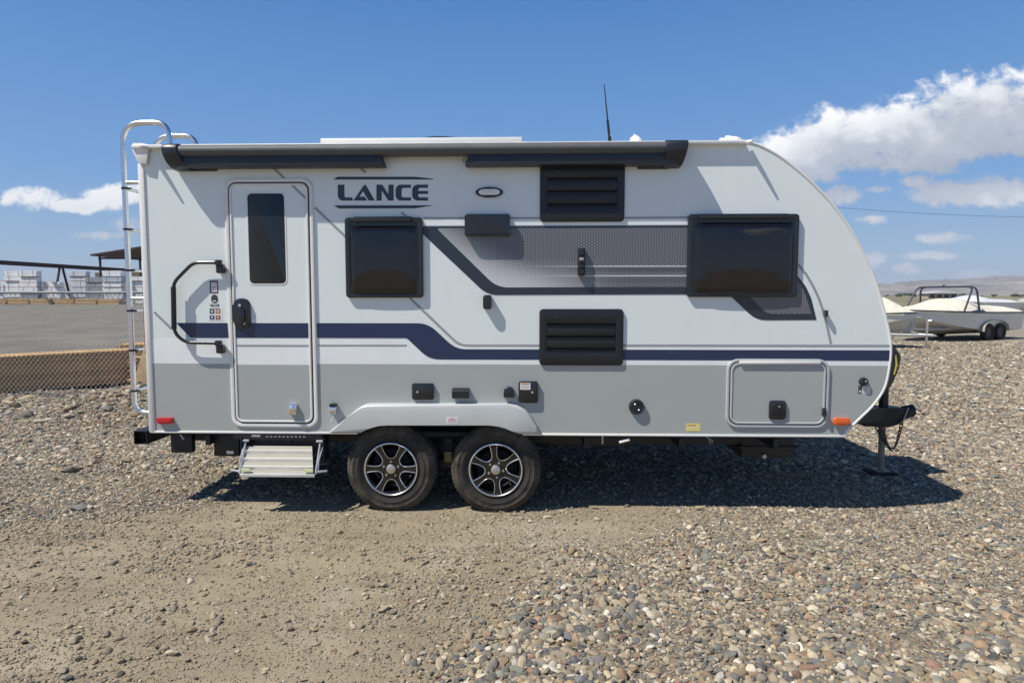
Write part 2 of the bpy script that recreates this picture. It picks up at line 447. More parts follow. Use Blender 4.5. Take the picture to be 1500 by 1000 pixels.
def scatter_object(name, pts, rot, scl, coll, nshapes):
    me = bpy.data.meshes.new(name); n = len(pts)
    me.vertices.add(n); me.vertices.foreach_set('co', pts.ravel().astype(np.float32))
    for nm, arr in (('rot', rot), ('scl', scl)):
        a = me.attributes.new(nm, 'FLOAT_VECTOR', 'POINT'); a.data.foreach_set('vector', arr.ravel().astype(np.float32))
    a = me.attributes.new('idx', 'INT', 'POINT'); a.data.foreach_set('value', rng.integers(0, nshapes, n).astype(np.int32))
    o = bpy.data.objects.new(name, me); col.objects.link(o)
    ng = bpy.data.node_groups.new(name, 'GeometryNodeTree')
    ng.interface.new_socket('Geometry', in_out='INPUT', socket_type='NodeSocketGeometry'); ng.interface.new_socket('Geometry', in_out='OUTPUT', socket_type='NodeSocketGeometry')
    N = ng.nodes; L = ng.links
    gi = N.new('NodeGroupInput'); go = N.new('NodeGroupOutput'); ci = N.new('GeometryNodeCollectionInfo')
    ci.inputs['Collection'].default_value = coll; ci.inputs['Separate Children'].default_value = True; ci.inputs['Reset Children'].default_value = True
    ip = N.new('GeometryNodeInstanceOnPoints'); ip.inputs['Pick Instance'].default_value = True
    def attr(nm, ty):
        k = N.new('GeometryNodeInputNamedAttribute'); k.data_type = ty; k.inputs['Name'].default_value = nm; return k.outputs[0]
    e2r = N.new('FunctionNodeEulerToRotation'); L.new(attr('rot', 'FLOAT_VECTOR'), e2r.inputs[0])
    L.new(gi.outputs[0], ip.inputs['Points']); L.new(ci.outputs[0], ip.inputs['Instance']); L.new(attr('idx', 'INT'), ip.inputs['Instance Index'])
    L.new(e2r.outputs[0], ip.inputs['Rotation']); L.new(attr('scl', 'FLOAT_VECTOR'), ip.inputs['Scale']); L.new(ip.outputs[0], go.inputs[0])
    md = o.modifiers.new('scatter', 'NODES'); md.node_group = ng
    o['kind'] = 'stuff'; return o
def sample(n, x0, x1, y0, y1, dens, half=.98):
    """n candidate spots; keep those a view from about the camera's place could take in, thinned by dens(x, y)"""
    x = rng.uniform(x0, x1, n); y = rng.uniform(y0, y1, n)
    k = (np.abs(x) < half * (y + 5.0) + 2.0) & (rng.random(n) < dens(x, y)); return x[k], y[k]
def lay(x, y, dia, sink=.28, tilt=.32):
    n = len(x); s = dia[:, None] * .5 * (1 + rng.normal(0, .10, (n, 3)))
    z = height(x, y) + dia * .5 * .5 * (1 - 2 * sink) 
    rot = np.stack([rng.normal(0, tilt, n), rng.normal(0, tilt, n), rng.uniform(0, 6.283, n)], 1)
    return np.stack([x, y, z], 1), rot, s
gravel_d = lambda x, y: 1 - sstep(dirt_mask(x, y), .0, .80) * .9965
# loose gravel, in belts of distance
parts = []
def big_near(x, y): return .019 + .024 * sstep(fbm(x * .8 + 3, y * .8), .35, .7) * sstep(y, 1.0, -1.6)
x, y = sample(230000, -7.4, 7.4, -4.6, 1.0, gravel_d); d = big_near(x, y) * (1 - .6 * sstep(dirt_mask(x, y), 0, .6)) * np.exp(rng.normal(0, .38, len(x))); parts.append(lay(x, y, np.clip(d, .010, .080)))
x, y = sample(125000, -8.5, 8.5, 1.0, 4.0, lambda x, y: gravel_d(x, y) * np.where(np.abs(x) < 2.2, .55, 1)); parts.append(lay(x, y, np.clip(.031 * np.exp(rng.normal(0, .36, len(x))), .015, .10)))
x, y = sample(130000, -12, 15, 4.0, 9.5, lambda x, y: np.where(((x > 1.8) & (x < 15)) | ((x < -2.8) & (y < 6.0)), .95, .0)); parts.append(lay(x, y, np.clip(.046 * np.exp(rng.normal(0, .34, len(x))), .018, .12)))
x, y = sample(110000, 4.0, 24, 9.5, 19.0, lambda x, y: .9 * np.ones_like(x)); parts.append(lay(x, y, np.clip(.055 * np.exp(rng.normal(0, .34, len(x))), .02, .13)))
# cobbles on the bank by the fence
x, y = sample(900, -9.0, -3.6, 2.6, 5.6, lambda x, y: sstep(y, 2.6, 4.0)); parts.append(lay(x, y, np.clip(.085 * np.exp(rng.normal(0, .42, len(x))), .045, .22), .25))
pts = np.concatenate([p[0] for p in parts]); rot = np.concatenate([p[1] for p in parts]); scl = np.concatenate([p[2] for p in parts])
# the 300 stones that show largest are single pieces of the ground
dist = np.linalg.norm(pts - np.array(CAM), axis=1); inview = (pts[:, 1] > -2.35) & (np.abs(pts[:, 0]) < .80 * (pts[:, 1] + 5))
size = np.where(inview, scl.max(1) / dist, 0); order = np.argsort(-size); top = order[:288]
for i, k in enumerate(top):
    o = bpy.data.objects.new('stone', SHAPES[i % 12]); col.objects.link(o); o.parent = ground
    o.location = pts[k]; o.rotation_euler = rot[k]; o.scale = scl[k]
keep = np.ones(len(pts), bool); keep[top] = False
g1 = scatter_object('gravel', pts[keep], rot[keep], scl[keep], shape_collection('stone_shapes', SHAPES), 12)
g1.parent = ground
# dusty stones pressed into the dirt and the grit between them
parts = []
dd = lambda x, y: dirt_mask(x, y) * (.18 + .82 * sstep(fbm(x * 1.5 + 8, y * 2.4, 4), .45, .66)) + .1 * (1 - dirt_mask(x, y))
x, y = sample(140000, -5.4, 3.4, -4.4, .9, lambda x, y: dd(x, y) * .8); parts.append(lay(x, y, np.clip(.0150 * np.exp(rng.normal(0, .50, len(x))), .006, .055), .26))
x, y = sample(190000, -5.4, 3.4, -4.4, .9, lambda x, y: .35 + .65 * sstep(fbm(x * 2.1 + 1, y * 2.9, 3), .40, .65)); parts.append(lay(x, y, np.clip(.0072 * np.exp(rng.normal(0, .35, len(x))), .004, .016), .15, .6))
pts = np.concatenate([p[0] for p in parts]); rot = np.concatenate([p[1] for p in parts]); scl = np.concatenate([p[2] for p in parts])
g2 = scatter_object('grit', pts, rot, scl, shape_collection('dusty_stone_shapes', DUSTY), 12); g2.parent = ground
# a few loose cobbles lying on the dirt where the photograph shows them
for i, (px, py, wpx) in enumerate(((219, 836, 12), (366, 823, 10), (574, 899, 16), (561, 896, 17), (321, 906, 10), (449, 772, 9), (110, 938, 14), (251, 957, 17), (352, 844, 7), (253, 812, 9), (117, 748, 20), (186, 678, 22), (105, 692, 22))):
    X, Y = G(px, py); dist_ = (Vector((X, Y, 0)) - CAM).length; dia = wpx * dist_ / FPX
    o = bpy.data.objects.new('stone', SHAPES[(i * 5) % 12]); col.objects.link(o); o.parent = ground
    o.location = (X, Y, float(height(X, Y)) + dia * .16); o.rotation_euler = (.1, .15, i * 1.3); o.scale = (dia * .5, dia * .48, dia * .5)

# ------------------------------------------------------------------ the travel trailer
WIDTH = 2.42
white = mat('white_fibreglass', (.775, .828, .812), .30, coat=.35, var=.02, vscale=1.2, coat_rough=.10, streak=.09, ripple=.004)
trimw = mat('white_trim', (.78, .77, .74), .38, var=.04, vscale=9)
grey_vinyl = mat('grey_vinyl', (.392, .418, .408), .34, coat=.25, var=.02, vscale=1.5, coat_rough=.10, streak=.20, ripple=.004)
white_vinyl = mat('white_vinyl', (.83, .865, .865), .30, coat=.3, coat_rough=.12)
navy = mat('navy_vinyl', (.014, .030, .084), .30, coat=.3, coat_rough=.1)
slate = mat('slate_vinyl', (.022, .031, .045), .32, coat=.3, coat_rough=.1)
pin_grey = mat('pin_grey_vinyl', (.33, .34, .365), .35)
black_pl = mat('black_plastic', (.014, .015, .018), .36, var=.1, bump=.0006, bscale=500)
black_sat = mat('black_satin', (.016, .018, .022), .28, coat=.3, coat_rough=.2)
black_met = mat('black_frame_paint', (.014, .014, .016), .48, var=.25, vscale=6)
glass = mat('smoked_acrylic', (.006, .005, .006), .03, bump=.0016, bscale=4.2, spec=.5)
door_glass = mat('tinted_door_glass', (.020, .026, .032), .03, spec=.42)
alu = mat('bare_aluminium', (.74, .75, .77), .27, metal=1.0, var=.04)
tread_alu = mat('tread_aluminium', (.78, .78, .77), .45, metal=.55, var=.08, vscale=14, bump=.001, bscale=160)
galv = mat('galvanised_steel', (.50, .50, .50), .45, metal=.8, var=.15, vscale=12)
chrome = mat('chrome', (.85, .85, .86), .12, metal=1.0)
capm = mat('brushed_cap', (.62, .59, .53), .38, metal=.85)
rubber = mat('tyre_rubber', (.020, .019, .018), .78, var=.3, vscale=5, bump=.002, bscale=90)
tan_dust = mat('dusty_rubber', (.11, .098, .08), .9, var=.4, vscale=8, bump=.003, bscale=120)
red_l = mat('red_lens', (.55, .012, .02), .2, coat=.5); amber = mat('amber_lens', (.78, .13, .02), .2, coat=.5)
clear_l = mat('clear_lens', (.90, .88, .82), .18, coat=.4)
awn = mat('awning_fabric', (.088, .092, .098), .62, var=.10, vscale=7, bump=.004, bscale=9)
awn_d = mat('awning_housing', (.020, .024, .032), .40, var=.1)
roofm = mat('roof_membrane', (.72, .71, .67), .7, var=.06)
seal = mat('roof_sealant', (.80, .78, .73), .6, bump=.02, bscale=40)
paper = mat('paper_label', (.80, .79, .76), .5); red_ink = mat('red_ink', (.55, .12, .10), .5); dark_ink = mat('dark_ink', (.05, .055, .07), .5)
yellow = mat('yellow_label', (.78, .66, .20), .5); orange_ink = mat('orange_ink', (.50, .22, .10), .5)
well = mat('wheel_well_liner', (.010, .010, .011), .8)

def smoked():
    M = glass; t = NT(M.node_tree); b = t.n['Principled BSDF']                 # a pleated blind shows faintly through the smoked pane
    Z = t.sep(t.new('ShaderNodeNewGeometry').outputs['Position'])[2]
    pl_ = t.ss(t.m('SINE', t.m('MULTIPLY', Z, 2 * math.pi / .020)), -.2, 1.0); t.put(b.inputs['Base Color'], t.mix(pl_, (.004, .0035, .004), (.013, .012, .013)))
    b.inputs['Specular IOR Level'].default_value = .62
smoked()
def hex_material():
    M = bpy.data.materials.new('hexagon_print'); M.use_nodes = True; t = NT(M.node_tree); b = t.n['Principled BSDF']
    P = t.new('ShaderNodeNewGeometry').outputs['Position']; X, Y, Z = t.sep(P)
    s = 0.0238; r3 = math.sqrt(3)
    q = t.comb(t.m('DIVIDE', X, s), t.m('DIVIDE', Z, s), 0.0)
    q = t.vm('ADD', q, (400.0, 400.0, 0.0))
    rr = (r3, 1.0, 1.0); h = (r3 / 2, .5, 0.0)
    a = t.vm('SUBTRACT', t.vm('MODULO', q, rr), h)
    c = t.vm('SUBTRACT', t.vm('MODULO', t.vm('SUBTRACT', q, h), rr), h)
    la, lc = t.vm('LENGTH', a), t.vm('LENGTH', c)
    d = t.m('MINIMUM', la, lc)
    ax, ay, _ = t.sep(a); cx, cy, _ = t.sep(c)
    use = t.m('LESS_THAN', la, lc)
    gy = t.m('ADD', t.m('MULTIPLY', ay, use), t.m('MULTIPLY', cy, t.m('SUBTRACT', 1.0, use)))
    line = t.ss(d, .34, .50)
    x0, z0 = W(700, 425); x1, z1 = W(1000, 333)
    # the print: mid grey, fading to white towards the lower rear corner, with two pale rules
    fx = t.m('DIVIDE', t.m('SUBTRACT', X, x0), x1 - x0); fz = t.m('DIVIDE', t.m('SUBTRACT', Z, z0), z1 - z0)
    fade = t.ss(t.m('ADD', t.m('MULTIPLY', fx, 1.15), t.m('MULTIPLY', fz, .62)), .05, .62)
    fade = t.m('MULTIPLY', fade, t.m('SUBTRACT', 1.0, t.m('MULTIPLY', t.m('MULTIPLY', t.ss(fx, .75, .2), t.ss(fz, .55, 0.0)), .7)))
    cell = t.mix(t.m('ADD', t.m('MULTIPLY', gy, .9), .45, clamp=True), (.135, .138, .155), (.245, .25, .27))
    colr = t.mix(line, cell, (.055, .058, .068))
    pale = t.mix(line, (.66, .67, .68), (.50, .51, .53))
    za, zb, zc, zd = (W(900, v)[1] for v in (389, 391, 403, 405)); zl = W(900, 398)[1]
    def band(lo, hi): return t.m('MULTIPLY', t.m('GREATER_THAN', Z, lo), t.m('LESS_THAN', Z, hi))
    grad = t.ss(fx, .15, .75)
    strip = t.m('MULTIPLY', band(zl, zb), grad)
    colr = t.mix(t.m('MULTIPLY', strip, .6), colr, (.055, .058, .066))
    strip2 = t.m('MULTIPLY', band(W(900, 414)[1], zd), grad); colr = t.mix(t.m('MULTIPLY', strip2, .45), colr, (.065, .068, .076))
    rule = t.m('MULTIPLY', t.m('ADD', band(zb, za), band(zd, zc)), grad)
    colr = t.mix(t.m('MULTIPLY', rule, .75), colr, (.70, .71, .72))
    colr = t.mix(fade, pale, colr)
    t.put(b.inputs['Base Color'], colr); b.inputs['Roughness'].default_value = .32; b.inputs['Coat Weight'].default_value = .25
    return M
hexm = hex_material()

# outline of the side, rear bottom -> rear top -> roof -> nose -> front bottom
nose_px = [(1090, 207), (1112, 213), (1142, 229), (1172, 252), (1196, 274), (1220, 300), (1244, 333), (1262, 366), (1280, 405), (1292, 444), (1301, 480),
           (1305, 508), (1303, 536), (1296, 567), (1280, 592), (1258, 614), (1237, 634)]
nose = [tuple(v) for v in catmull([Vector(W(a, b)) for a, b in nose_px], 5)]
xr, zr = W(219, 633); xt, zt = W(212, 213)
xr = (xr + xt) / 2; zb_ = W(700, 635)[1]
ztop = nose[0][1]
def zline0(py, px=645): return W(px, py)[1]
# keep the nose running to the same bottom line
nose[-1] = (nose[-1][0], zb_)
xn0, xn1, zn = W(529, 634)[0], W(760, 634)[0], zline0(617)
side = [(xr, zb_), (xr, ztop)] + nose + [(xn1, zb_), (xn1 - .06, zn), (xn0 + .06, zn), (xn0, zb_)]
trailer = empty('travel_trailer', ((xr + nose[0][0]) / 2, WIDTH / 2, 0))
tag(trailer, 'white and grey travel trailer with navy stripe and smoked windows on gravel', 'travel trailer')
T = trailer
bm = B(); plate(bm, side, 0.0, WIDTH, 0.006); body = obj('body', bm, white, T, ang=25)
for p in body.data.polygons:
    if abs(p.normal.y) > .995: p.use_smooth = False
def decal(name, poly, off, m, parent=None, back=0.0):
    bm = B(); plate(bm, poly, -off, back); return obj(name, bm, m, parent or T)
def hline(px0, px1, py0, py1):
    return [W(px0, py0), W(px1, py0), W(px1, py1), W(px0, py1)]
def zline(py, px=760): return W(px, py)[1]

# --- paint and vinyl on the side ------------------------------------------------------------------
zg = zline(534)
lower = [(xr + .012, zb_ + .004), (xr + .012, zg)] + [p for p in [(nose[-1][0], zg)]]
nose_low = [p for p in nose if p[1] < zg]
# nose x at the grey line
for a, b in zip(nose, nose[1:]):
    if a[1] >= zg > b[1]:
        k = (a[1] - zg) / (a[1] - b[1]); xg = a[0] + (b[0] - a[0]) * k
lower = [(xr + .012, zb_ + .004), (xr + .012, zg), (xg - .004, zg)] + [(x - .004, z) for x, z in nose_low[:-1]] + [(nose[-1][0] - .004, zb_ + .004), (xn1 + .004, zb_ + .004), (xn1 - .058, zn + .004), (xn0 + .058, zn + .004), (xn0 - .004, zb_ + .004)]
decal('grey_lower_panel', lower, .0012, grey_vinyl)
def nose_x(z):
    for a, b in zip(nose, nose[1:]):
        if a[1] >= z > b[1] and a[1] < ztop - .5: return a[0] + (b[0] - a[0]) * (a[1] - z) / (a[1] - b[1])
    return nose[-1][0]
z_t1, z_b1 = zline(473, 400), zline(494.5, 400); z_t2, z_b2 = zline(512, 900), zline(527, 900)
def wx(px, py=500): return W(px, py)[0]
# white band under the navy stripe
decal('white_stripe', [(xr + .012, zg + .001), (xr + .012, z_b1 - .012), (wx(596), z_b1 - .012), (wx(628), z_b2 - .001), (nose_x(z_b2) - .004, z_b2 - .001), (xg - .004, zg + .001)], .0012, white_vinyl)
decal('white_stripe', [(wx(676), z_t2 + .001), (wx(664), z_t2 + .024), (nose_x(z_t2 + .024) - .004, z_t2 + .024), (nose_x(z_t2) - .004, z_t2 + .001)], .0012, white_vinyl)
# navy stripe, rear piece, then the long stepped piece
decal('navy_stripe', [(wx(258.5, 473), z_t1), (wx(334), z_t1), (wx(335), z_b1), (wx(279, 494), z_b1)], .0026, navy)
st = round_poly([(wx(465), z_t1, 0), (wx(627, 473), z_t1, 1), (wx(668, 512), z_t2, 1), (nose_x(z_t2) - .004, z_t2, 0), (nose_x(z_b2) - .004, z_b2, 0),
                 (wx(629, 527), z_b2, 1), (wx(596, 494), z_b1, .15), (wx(465), z_b1, 0)], .085)
decal('navy_stripe', st, .0026, navy)
# thin grey pin lines
def pin(pts, w=.019, off=.0020):
    P = [Vector(W(*p)) for p in pts]; L = []; Rr = []
    for i, p in enumerate(P):
        d = (P[min(i + 1, len(P) - 1)] - P[max(i - 1, 0)]).normalized(); n = Vector((-d.y, d.x)) * w / 2
        L.append(tuple(p + n)); Rr.append(tuple(p - n))
    decal('pin_line', L + Rr[::-1], off, pin_grey)
pin([(397, 243), (419, 263.5)]); pin([(461, 304), (512, 352)])
pin([(600, 436), (664, 497), (668, 500.5), (673, 503.5), (680, 505.5), (688, 506), (790, 506)]); pin([(913, 506), (1000, 506), (1303, 506.5)], .020)
pin([(524, 243), (536, 253)]); pin([(588, 311), (596, 318)]); pin([(226, 457), (251, 481)]); pin([(466, 506), (596, 506)], .016)
pin([(747, 319.5), (791, 319.5)], .014); pin([(915, 319.2), (1007, 318.5)], .014); pin([(620, 319.5), (682, 319.5)], .014)
pin([(1169, 387), (1181, 402), (1191, 419), (1199, 436), (1206, 456), (1212, 480), (1217, 503)])
# white band over the honeycomb field
decal('white_stripe', [W(620, 322), W(1007, 321), W(1007, 329), W(620, 330.5)], .0012, white_vinyl)
# slate swoosh and the honeycomb field
decal('slate_swoosh', round_poly([(*W(619.6, 331.5), 0), (*W(1010, 330), 0), (*W(1010, 333), 0), (*W(639, 334), .3), (*W(728, 421), 1), (*W(1010, 420), 0), (*W(1010, 431), 0), (*W(714, 432), 1), (*W(619.6, 343), 0)], .09), .0026, slate)
decal('honeycomb_panel', round_poly([(*W(638, 333.5), 0), (*W(1010, 332), 0), (*W(1010, 421), 0), (*W(727, 422), .6)], .09), .0014, hexm)
decal('slate_swoosh', round_poly([(*W(1068, 432), 0), (*W(1169, 405), 0), (*W(1180, 419), .3), (*W(1188, 436), .3), (*W(1196, 468.5), 0), (*W(1108, 469), 1)], .08), .0020, slate)
decal('honeycomb_panel', round_poly([(*W(1097, 433), 0), (*W(1168, 409), 0), (*W(1178, 427), .3), (*W(1188.5, 459.5), 0), (*W(1124, 460), .6)], .08), .0034, hexm)
# maker's lettering with its two bars
z4 = lambda x, y: W(440 + x / 3.703, 170 + y / 3.703)
def letters(name, polys):
    bm = B()
    for p in polys: plate(bm, [z4(*q) for q in p], -.0028, 0.0)
    return obj(name, bm, slate, T)
letters('lettering_bar', [[(180, 345), (202, 330), (622, 330), (720, 341), (720, 345)]])
letters('lettering_bar', [[(185, 485), (722, 485), (622, 501), (207, 502)]])
letters('letter', [[(203, 373), (239, 373), (239, 433), (244, 442), (283, 442), (283, 459), (226, 459), (211, 452), (204, 438)]])
letters('letter', [[(288, 459), (345, 375), (356, 375), (404, 459), (371, 459), (340, 408), (320, 438), (349, 438), (362, 459)]])
letters('letter', [[(413, 459), (413, 373), (444, 373), (478, 425), (478, 373), (506, 373), (506, 459), (477, 459), (441, 404), (441, 459)]])
letters('letter', [[(600, 373), (600, 390), (556, 390), (549, 398), (549, 434), (556, 442), (600, 442), (600, 459), (538, 459), (524, 450), (517, 434), (517, 398), (524, 382), (538, 373)]])
letters('letter', [[(692, 373), (692, 390), (645, 390), (639, 400), (639, 407), (692, 407), (692, 423), (639, 423), (639, 434), (645, 442), (692, 442), (692, 459), (630, 459), (614, 450), (607, 434), (607, 398), (614, 382), (630, 373)]])

# --- edges ------------------------------------------------------------------------------------------
bm = B(); box(bm, xr - .030, xr + .020, -.012, .03, zb_ - .004, ztop - .14, .008); obj('corner_trim', bm, trimw, T)
for a_, b_ in ((xr - .02, xn0 - .03), (xn1 + .03, nose[-1][0] + .004)):
    bm = B(); box(bm, a_, b_, -.010, .02, zb_ - .010, zb_ + .008, .004); obj('bottom_trim', bm, trimw, T)
bm = B(); tube(bm, [(x, .006, z) for x, z in [(nose[0][0] - .05, ztop)] + nose], .0135, 8); obj('nose_trim', bm, trimw, T)
bm = B(); box(bm, xr - .05, W(1090, 205)[0], -.050, .02, ztop - .030, ztop - .002, .006); obj('gutter_rail', bm, trimw, T)
bm = B(); box(bm, xr - .01, nose[0][0] + .02, .01, WIDTH - .01, ztop - .02, ztop + .003, .003); obj('roof', bm, roofm, T)
# folded metal cap on the rear corner of the roof
z9 = lambda x, y: W(170 + x / 10.52, 165 + y / 10.52, -.03)
bm = B(); plate(bm, [z9(262, 470), z9(410, 472), z9(520, 500), z9(490, 600), z9(470, 800), z9(335, 765), z9(252, 580)], -.034, -.012, .0015); obj('corner_cap', bm, trimw, T)
def spout(px, py):
    x, z = W(px, py, -.05); bm = B()
    tube(bm, [(x, -.02, z), (x + .004, -.07, z - .004), (x + .006, -.125, z - .014)], [.020, .017, .009], 8); obj('gutter_spout', bm, trimw, T)
spout(213, 216); spout(1096, 208)

# --- entry door ---------------------------------------------------------------------------------------
xd0 = (W(331, 300)[0] + W(339, 600)[0]) / 2; xd1 = (W(459.5, 300)[0] + W(466, 600)[0]) / 2
zd1 = zline(261.5, 395); zd0 = zline(625, 403)
fr_o = rrect(xd0, xd1, zd0, zd1, .085); fr_i = rrect(xd0 + .030, xd1 - .030, zd0 + .030, zd1 - .030, .062)
door = empty('entry_door', ((xd0 + xd1) / 2, 0, zd0), T)
bm = B(); rring(bm, fr_o, fr_i, -.016, 0.0, .006); obj('door_frame', bm, trimw, door)
bm = B(); rring(bm, rrect(xd0 + .0305, xd1 - .0305, zd0 + .0305, zd1 - .0305, .062), rrect(xd0 + .040, xd1 - .040, zd0 + .040, zd1 - .040, .055), -.009, 0.0); obj('door_seal', bm, black_pl, door)
bm = B(); rring(bm, rrect(xd0 + .041, xd1 - .041, zd0 + .041, zd1 - .041, .055), rrect(xd0 + .058, xd1 - .058, zd0 + .058, zd1 - .058, .040), -.021, 0.0, .004); obj('door_edge', bm, trimw, door)
px0, px1, pz0, pz1 = xd0 + .0585, xd1 - .0585, zd0 + .0585, zd1 - .0585
leaf = rrect(px0, px1, pz0, pz1, .040)
bm = B(); plate(bm, leaf, -.0130, 0.0); obj('door_leaf', bm, white, door)
zgd = zline(534, 403)
low = [(px0, zgd), (px1, zgd)] + [p for p in leaf if p[1] < zgd][::1]
low = [(px1 - .001, zgd), (px0 + .001, zgd)] + [(x, z + .001) for x, z in leaf if z < zgd]
bm = B(); plate(bm, low, -.0145, -.010); obj('grey_lower_panel', bm, grey_vinyl, door)
bm = B(); plate(bm, [(px0, zgd + .001), (px1, zgd + .001), (px1, z_b1 - .012), (px0, z_b1 - .012)], -.0142, -.010); obj('white_stripe', bm, white_vinyl, door)
bm = B(); plate(bm, [(px0, z_b1), (px1, z_b1), (px1, z_t1), (px0, z_t1)], -.0150, -.010); obj('navy_stripe', bm, navy, door)
bm = B(); zq = zline(506, 400); plate(bm, [(px0, zq - .008), (px1, zq - .008), (px1, zq + .008), (px0, zq + .008)], -.0152, -.010); obj('pin_line', bm, pin_grey, door)
a, b = Vector(W(428, 271)), Vector(W(451, 293)); n = Vector((-(b - a).y, (b - a).x)).normalized() * .0095
bm = B(); plate(bm, [tuple(a + n), tuple(b + n), tuple(b - n), tuple(a - n)], -.0145, -.010); obj('pin_line', bm, pin_grey, door)
x0, x1 = (W(364, 290)[0] + W(367, 410)[0]) / 2, (W(417, 290)[0] + W(420, 410)[0]) / 2
z1, z0 = zline(284, 392), zline(415, 392)
bm = B(); rring(bm, rrect(x0 - .014, x1 + .014, z0 - .014, z1 + .014, .045), rrect(x0, x1, z0, z1, .032), -.0155, -.010, .002); wfr = obj('window_frame', bm, trimw, door)
bm = B(); plate(bm, rrect(x0, x1, z0, z1, .032), -.0165, -.010, .002); obj('window_pane', bm, door_glass, door)
# latch: oval cup, paddle and lock
x0, x1, z0, z1 = pr(344, 437, 368.5, 481)
bm = B(); plate(bm, rrect(x0, x1, z0, z1, .055, 8), -.034, -.013, .012, 3); lat = obj('door_latch', bm, black_sat, door)
bm = B(); plate(bm, rrect(x0 + .045, x1 - .042, z0 + .035, z1 - .075, .02), -.048, -.03, .008); obj('paddle', bm, black_sat, lat)
bm = B(); lathe(bm, [(0, -.044), (.012, -.043), (.013, -.03)], (x0 + .06, 0, z1 - .055), 16); obj('lock', bm, chrome, lat)
bm = B(); plate(bm, [(x0 + .085, z0 + .04), (x0 + .105, z0 + .055), (x0 + .09, z0 + .03)], -.040, -.03); obj('pull_tab', bm, paper, lat)
# the catch that holds the open door
x0, x1, z0, z1 = pr(425.5, 590, 437, 606)
bm = B(); box(bm, x0, x1, -.045, -.0145, z0, z1, .008); box(bm, x0 + .012, x1 - .012, -.062, -.046, z0 + .025, z1 - .02, .006); obj('door_catch', bm, chrome, door)
x0, x1, z0, z1 = pr(485, 590, 494.5, 605)
bm = B(); box(bm, x0, x1, -.055, 0, z0, z1 - .022, .006); tube(bm, fillet([((x0 + x1) / 2, -.05, z0 + .02), ((x0 + x1) / 2, -.07, z0 - .02), ((x0 + x1) / 2 - .012, -.08, z0 - .05), ((x0 + x1) / 2 - .03, -.085, z0 - .045)], .02), .006, 8)
hb = obj('door_holdback', bm, chrome, T); bm = B(); box(bm, x0 + .002, x1 - .002, -.06, 0, z1 - .02, z1, .005); obj('holdback_tip', bm, black_pl, hb)

# --- grab handle ----------------------------------------------------------------------------------------
gy_ = -.052
def P3(px, py, y): x, z = W(px, py, y); return (x, y, z)
bm = B(); tube(bm, fillet([P3(321, 384.5, gy_), P3(283, 384.5, gy_), P3(254, 414, gy_), P3(255, 487, gy_), P3(271, 501.5, gy_), P3(325, 502.5, gy_)], .055), .0135, 12); gh = obj('grab_handle', bm, black_sat, T)
bm = B(); tube(bm, [P3(254, 420, gy_), P3(255, 482, gy_)], .0195, 12); obj('foam_grip', bm, black_pl, gh)
for py in (384.5, 502.5):
    x, z = W(320, py, gy_)
    bm = B(); box(bm, x - .028, x + .028, gy_ - .016, gy_ + .018, z - .022, z + .022, .010); box(bm, x - .026, x + .036, gy_ - .004, -.001, z - .085, z - .012, .014, 3); obj('handle_bracket', bm, black_sat, gh)

# --- small stickers by the door ---------------------------------------------------------------------------
def sticker(name, rect, m, rad=.004, off=.0014, parent=None):
    x0, x1, z0, z1 = pr(*rect); bm = B(); plate(bm, rrect(x0, x1, z0, z1, rad, 4), -off, 0.0); return obj(name, bm, m, parent or T)
s1 = sticker('sticker', (307.5, 411, 319.5, 429.5), dark_ink); sticker('sticker_print', (309.5, 413.5, 318, 427.5), paper, .002, .0020, s1)
for yy in (416, 419.5, 421, 424.8): sticker('sticker_line', (310.6, yy, 317, yy + .9), pin_grey, .0005, .0026, s1)
s2 = sticker('oval_sticker', (309.4, 431.3, 319.2, 444), dark_ink, .03); sticker('sticker_print', (312, 440, 316.5, 441.6), paper, .001, .0022, s2)
s3 = sticker('model_badge', (308.3, 445, 321, 449), dark_ink)
s4 = sticker('icon_sticker', (305.5, 451, 325.5, 469.8), paper, .008)
for (a, b, m_) in ((307.3, 453.4, mat('green_ink', (.05, .13, .12), .5)), (316, 453.4, orange_ink), (307.3, 462, mat('blue_ink', (.04, .08, .20), .5)), (316, 462, mat('rust_ink', (.28, .09, .06), .5))):
    k = sticker('icon', (a, b, a + 7, b + 6), m_, .001, .0022, s4); sticker('icon_mark', (a + 2.3, b + 1.8, a + 4.7, b + 4.0), paper, .004, .0030, k)
sticker('sticker_line', (307, 451.5, 322.5, 452.6), dark_ink, .0004, .0022, s4)
fc = bpy.data.curves.new('digits', 'FONT'); fc.body = '1985'; fc.size = .030; fc.align_x = 'CENTER'; fc.align_y = 'CENTER'
fo = bpy.data.objects.new('digits', fc); col.objects.link(fo); bpy.context.view_layer.update()
dm = bpy.data.meshes.new_from_object(fo.evaluated_get(bpy.context.evaluated_depsgraph_get())); bpy.data.objects.remove(fo); dm.materials.append(paper)
dg = bpy.data.objects.new('model_digits', dm); col.objects.link(dg); dg.parent = s3; cx, cz = W(314.6, 447)
dg.location = Vector((cx, -.0022, cz)) - ORG[s3.name]; dg.rotation_euler = (R(90), 0, 0)

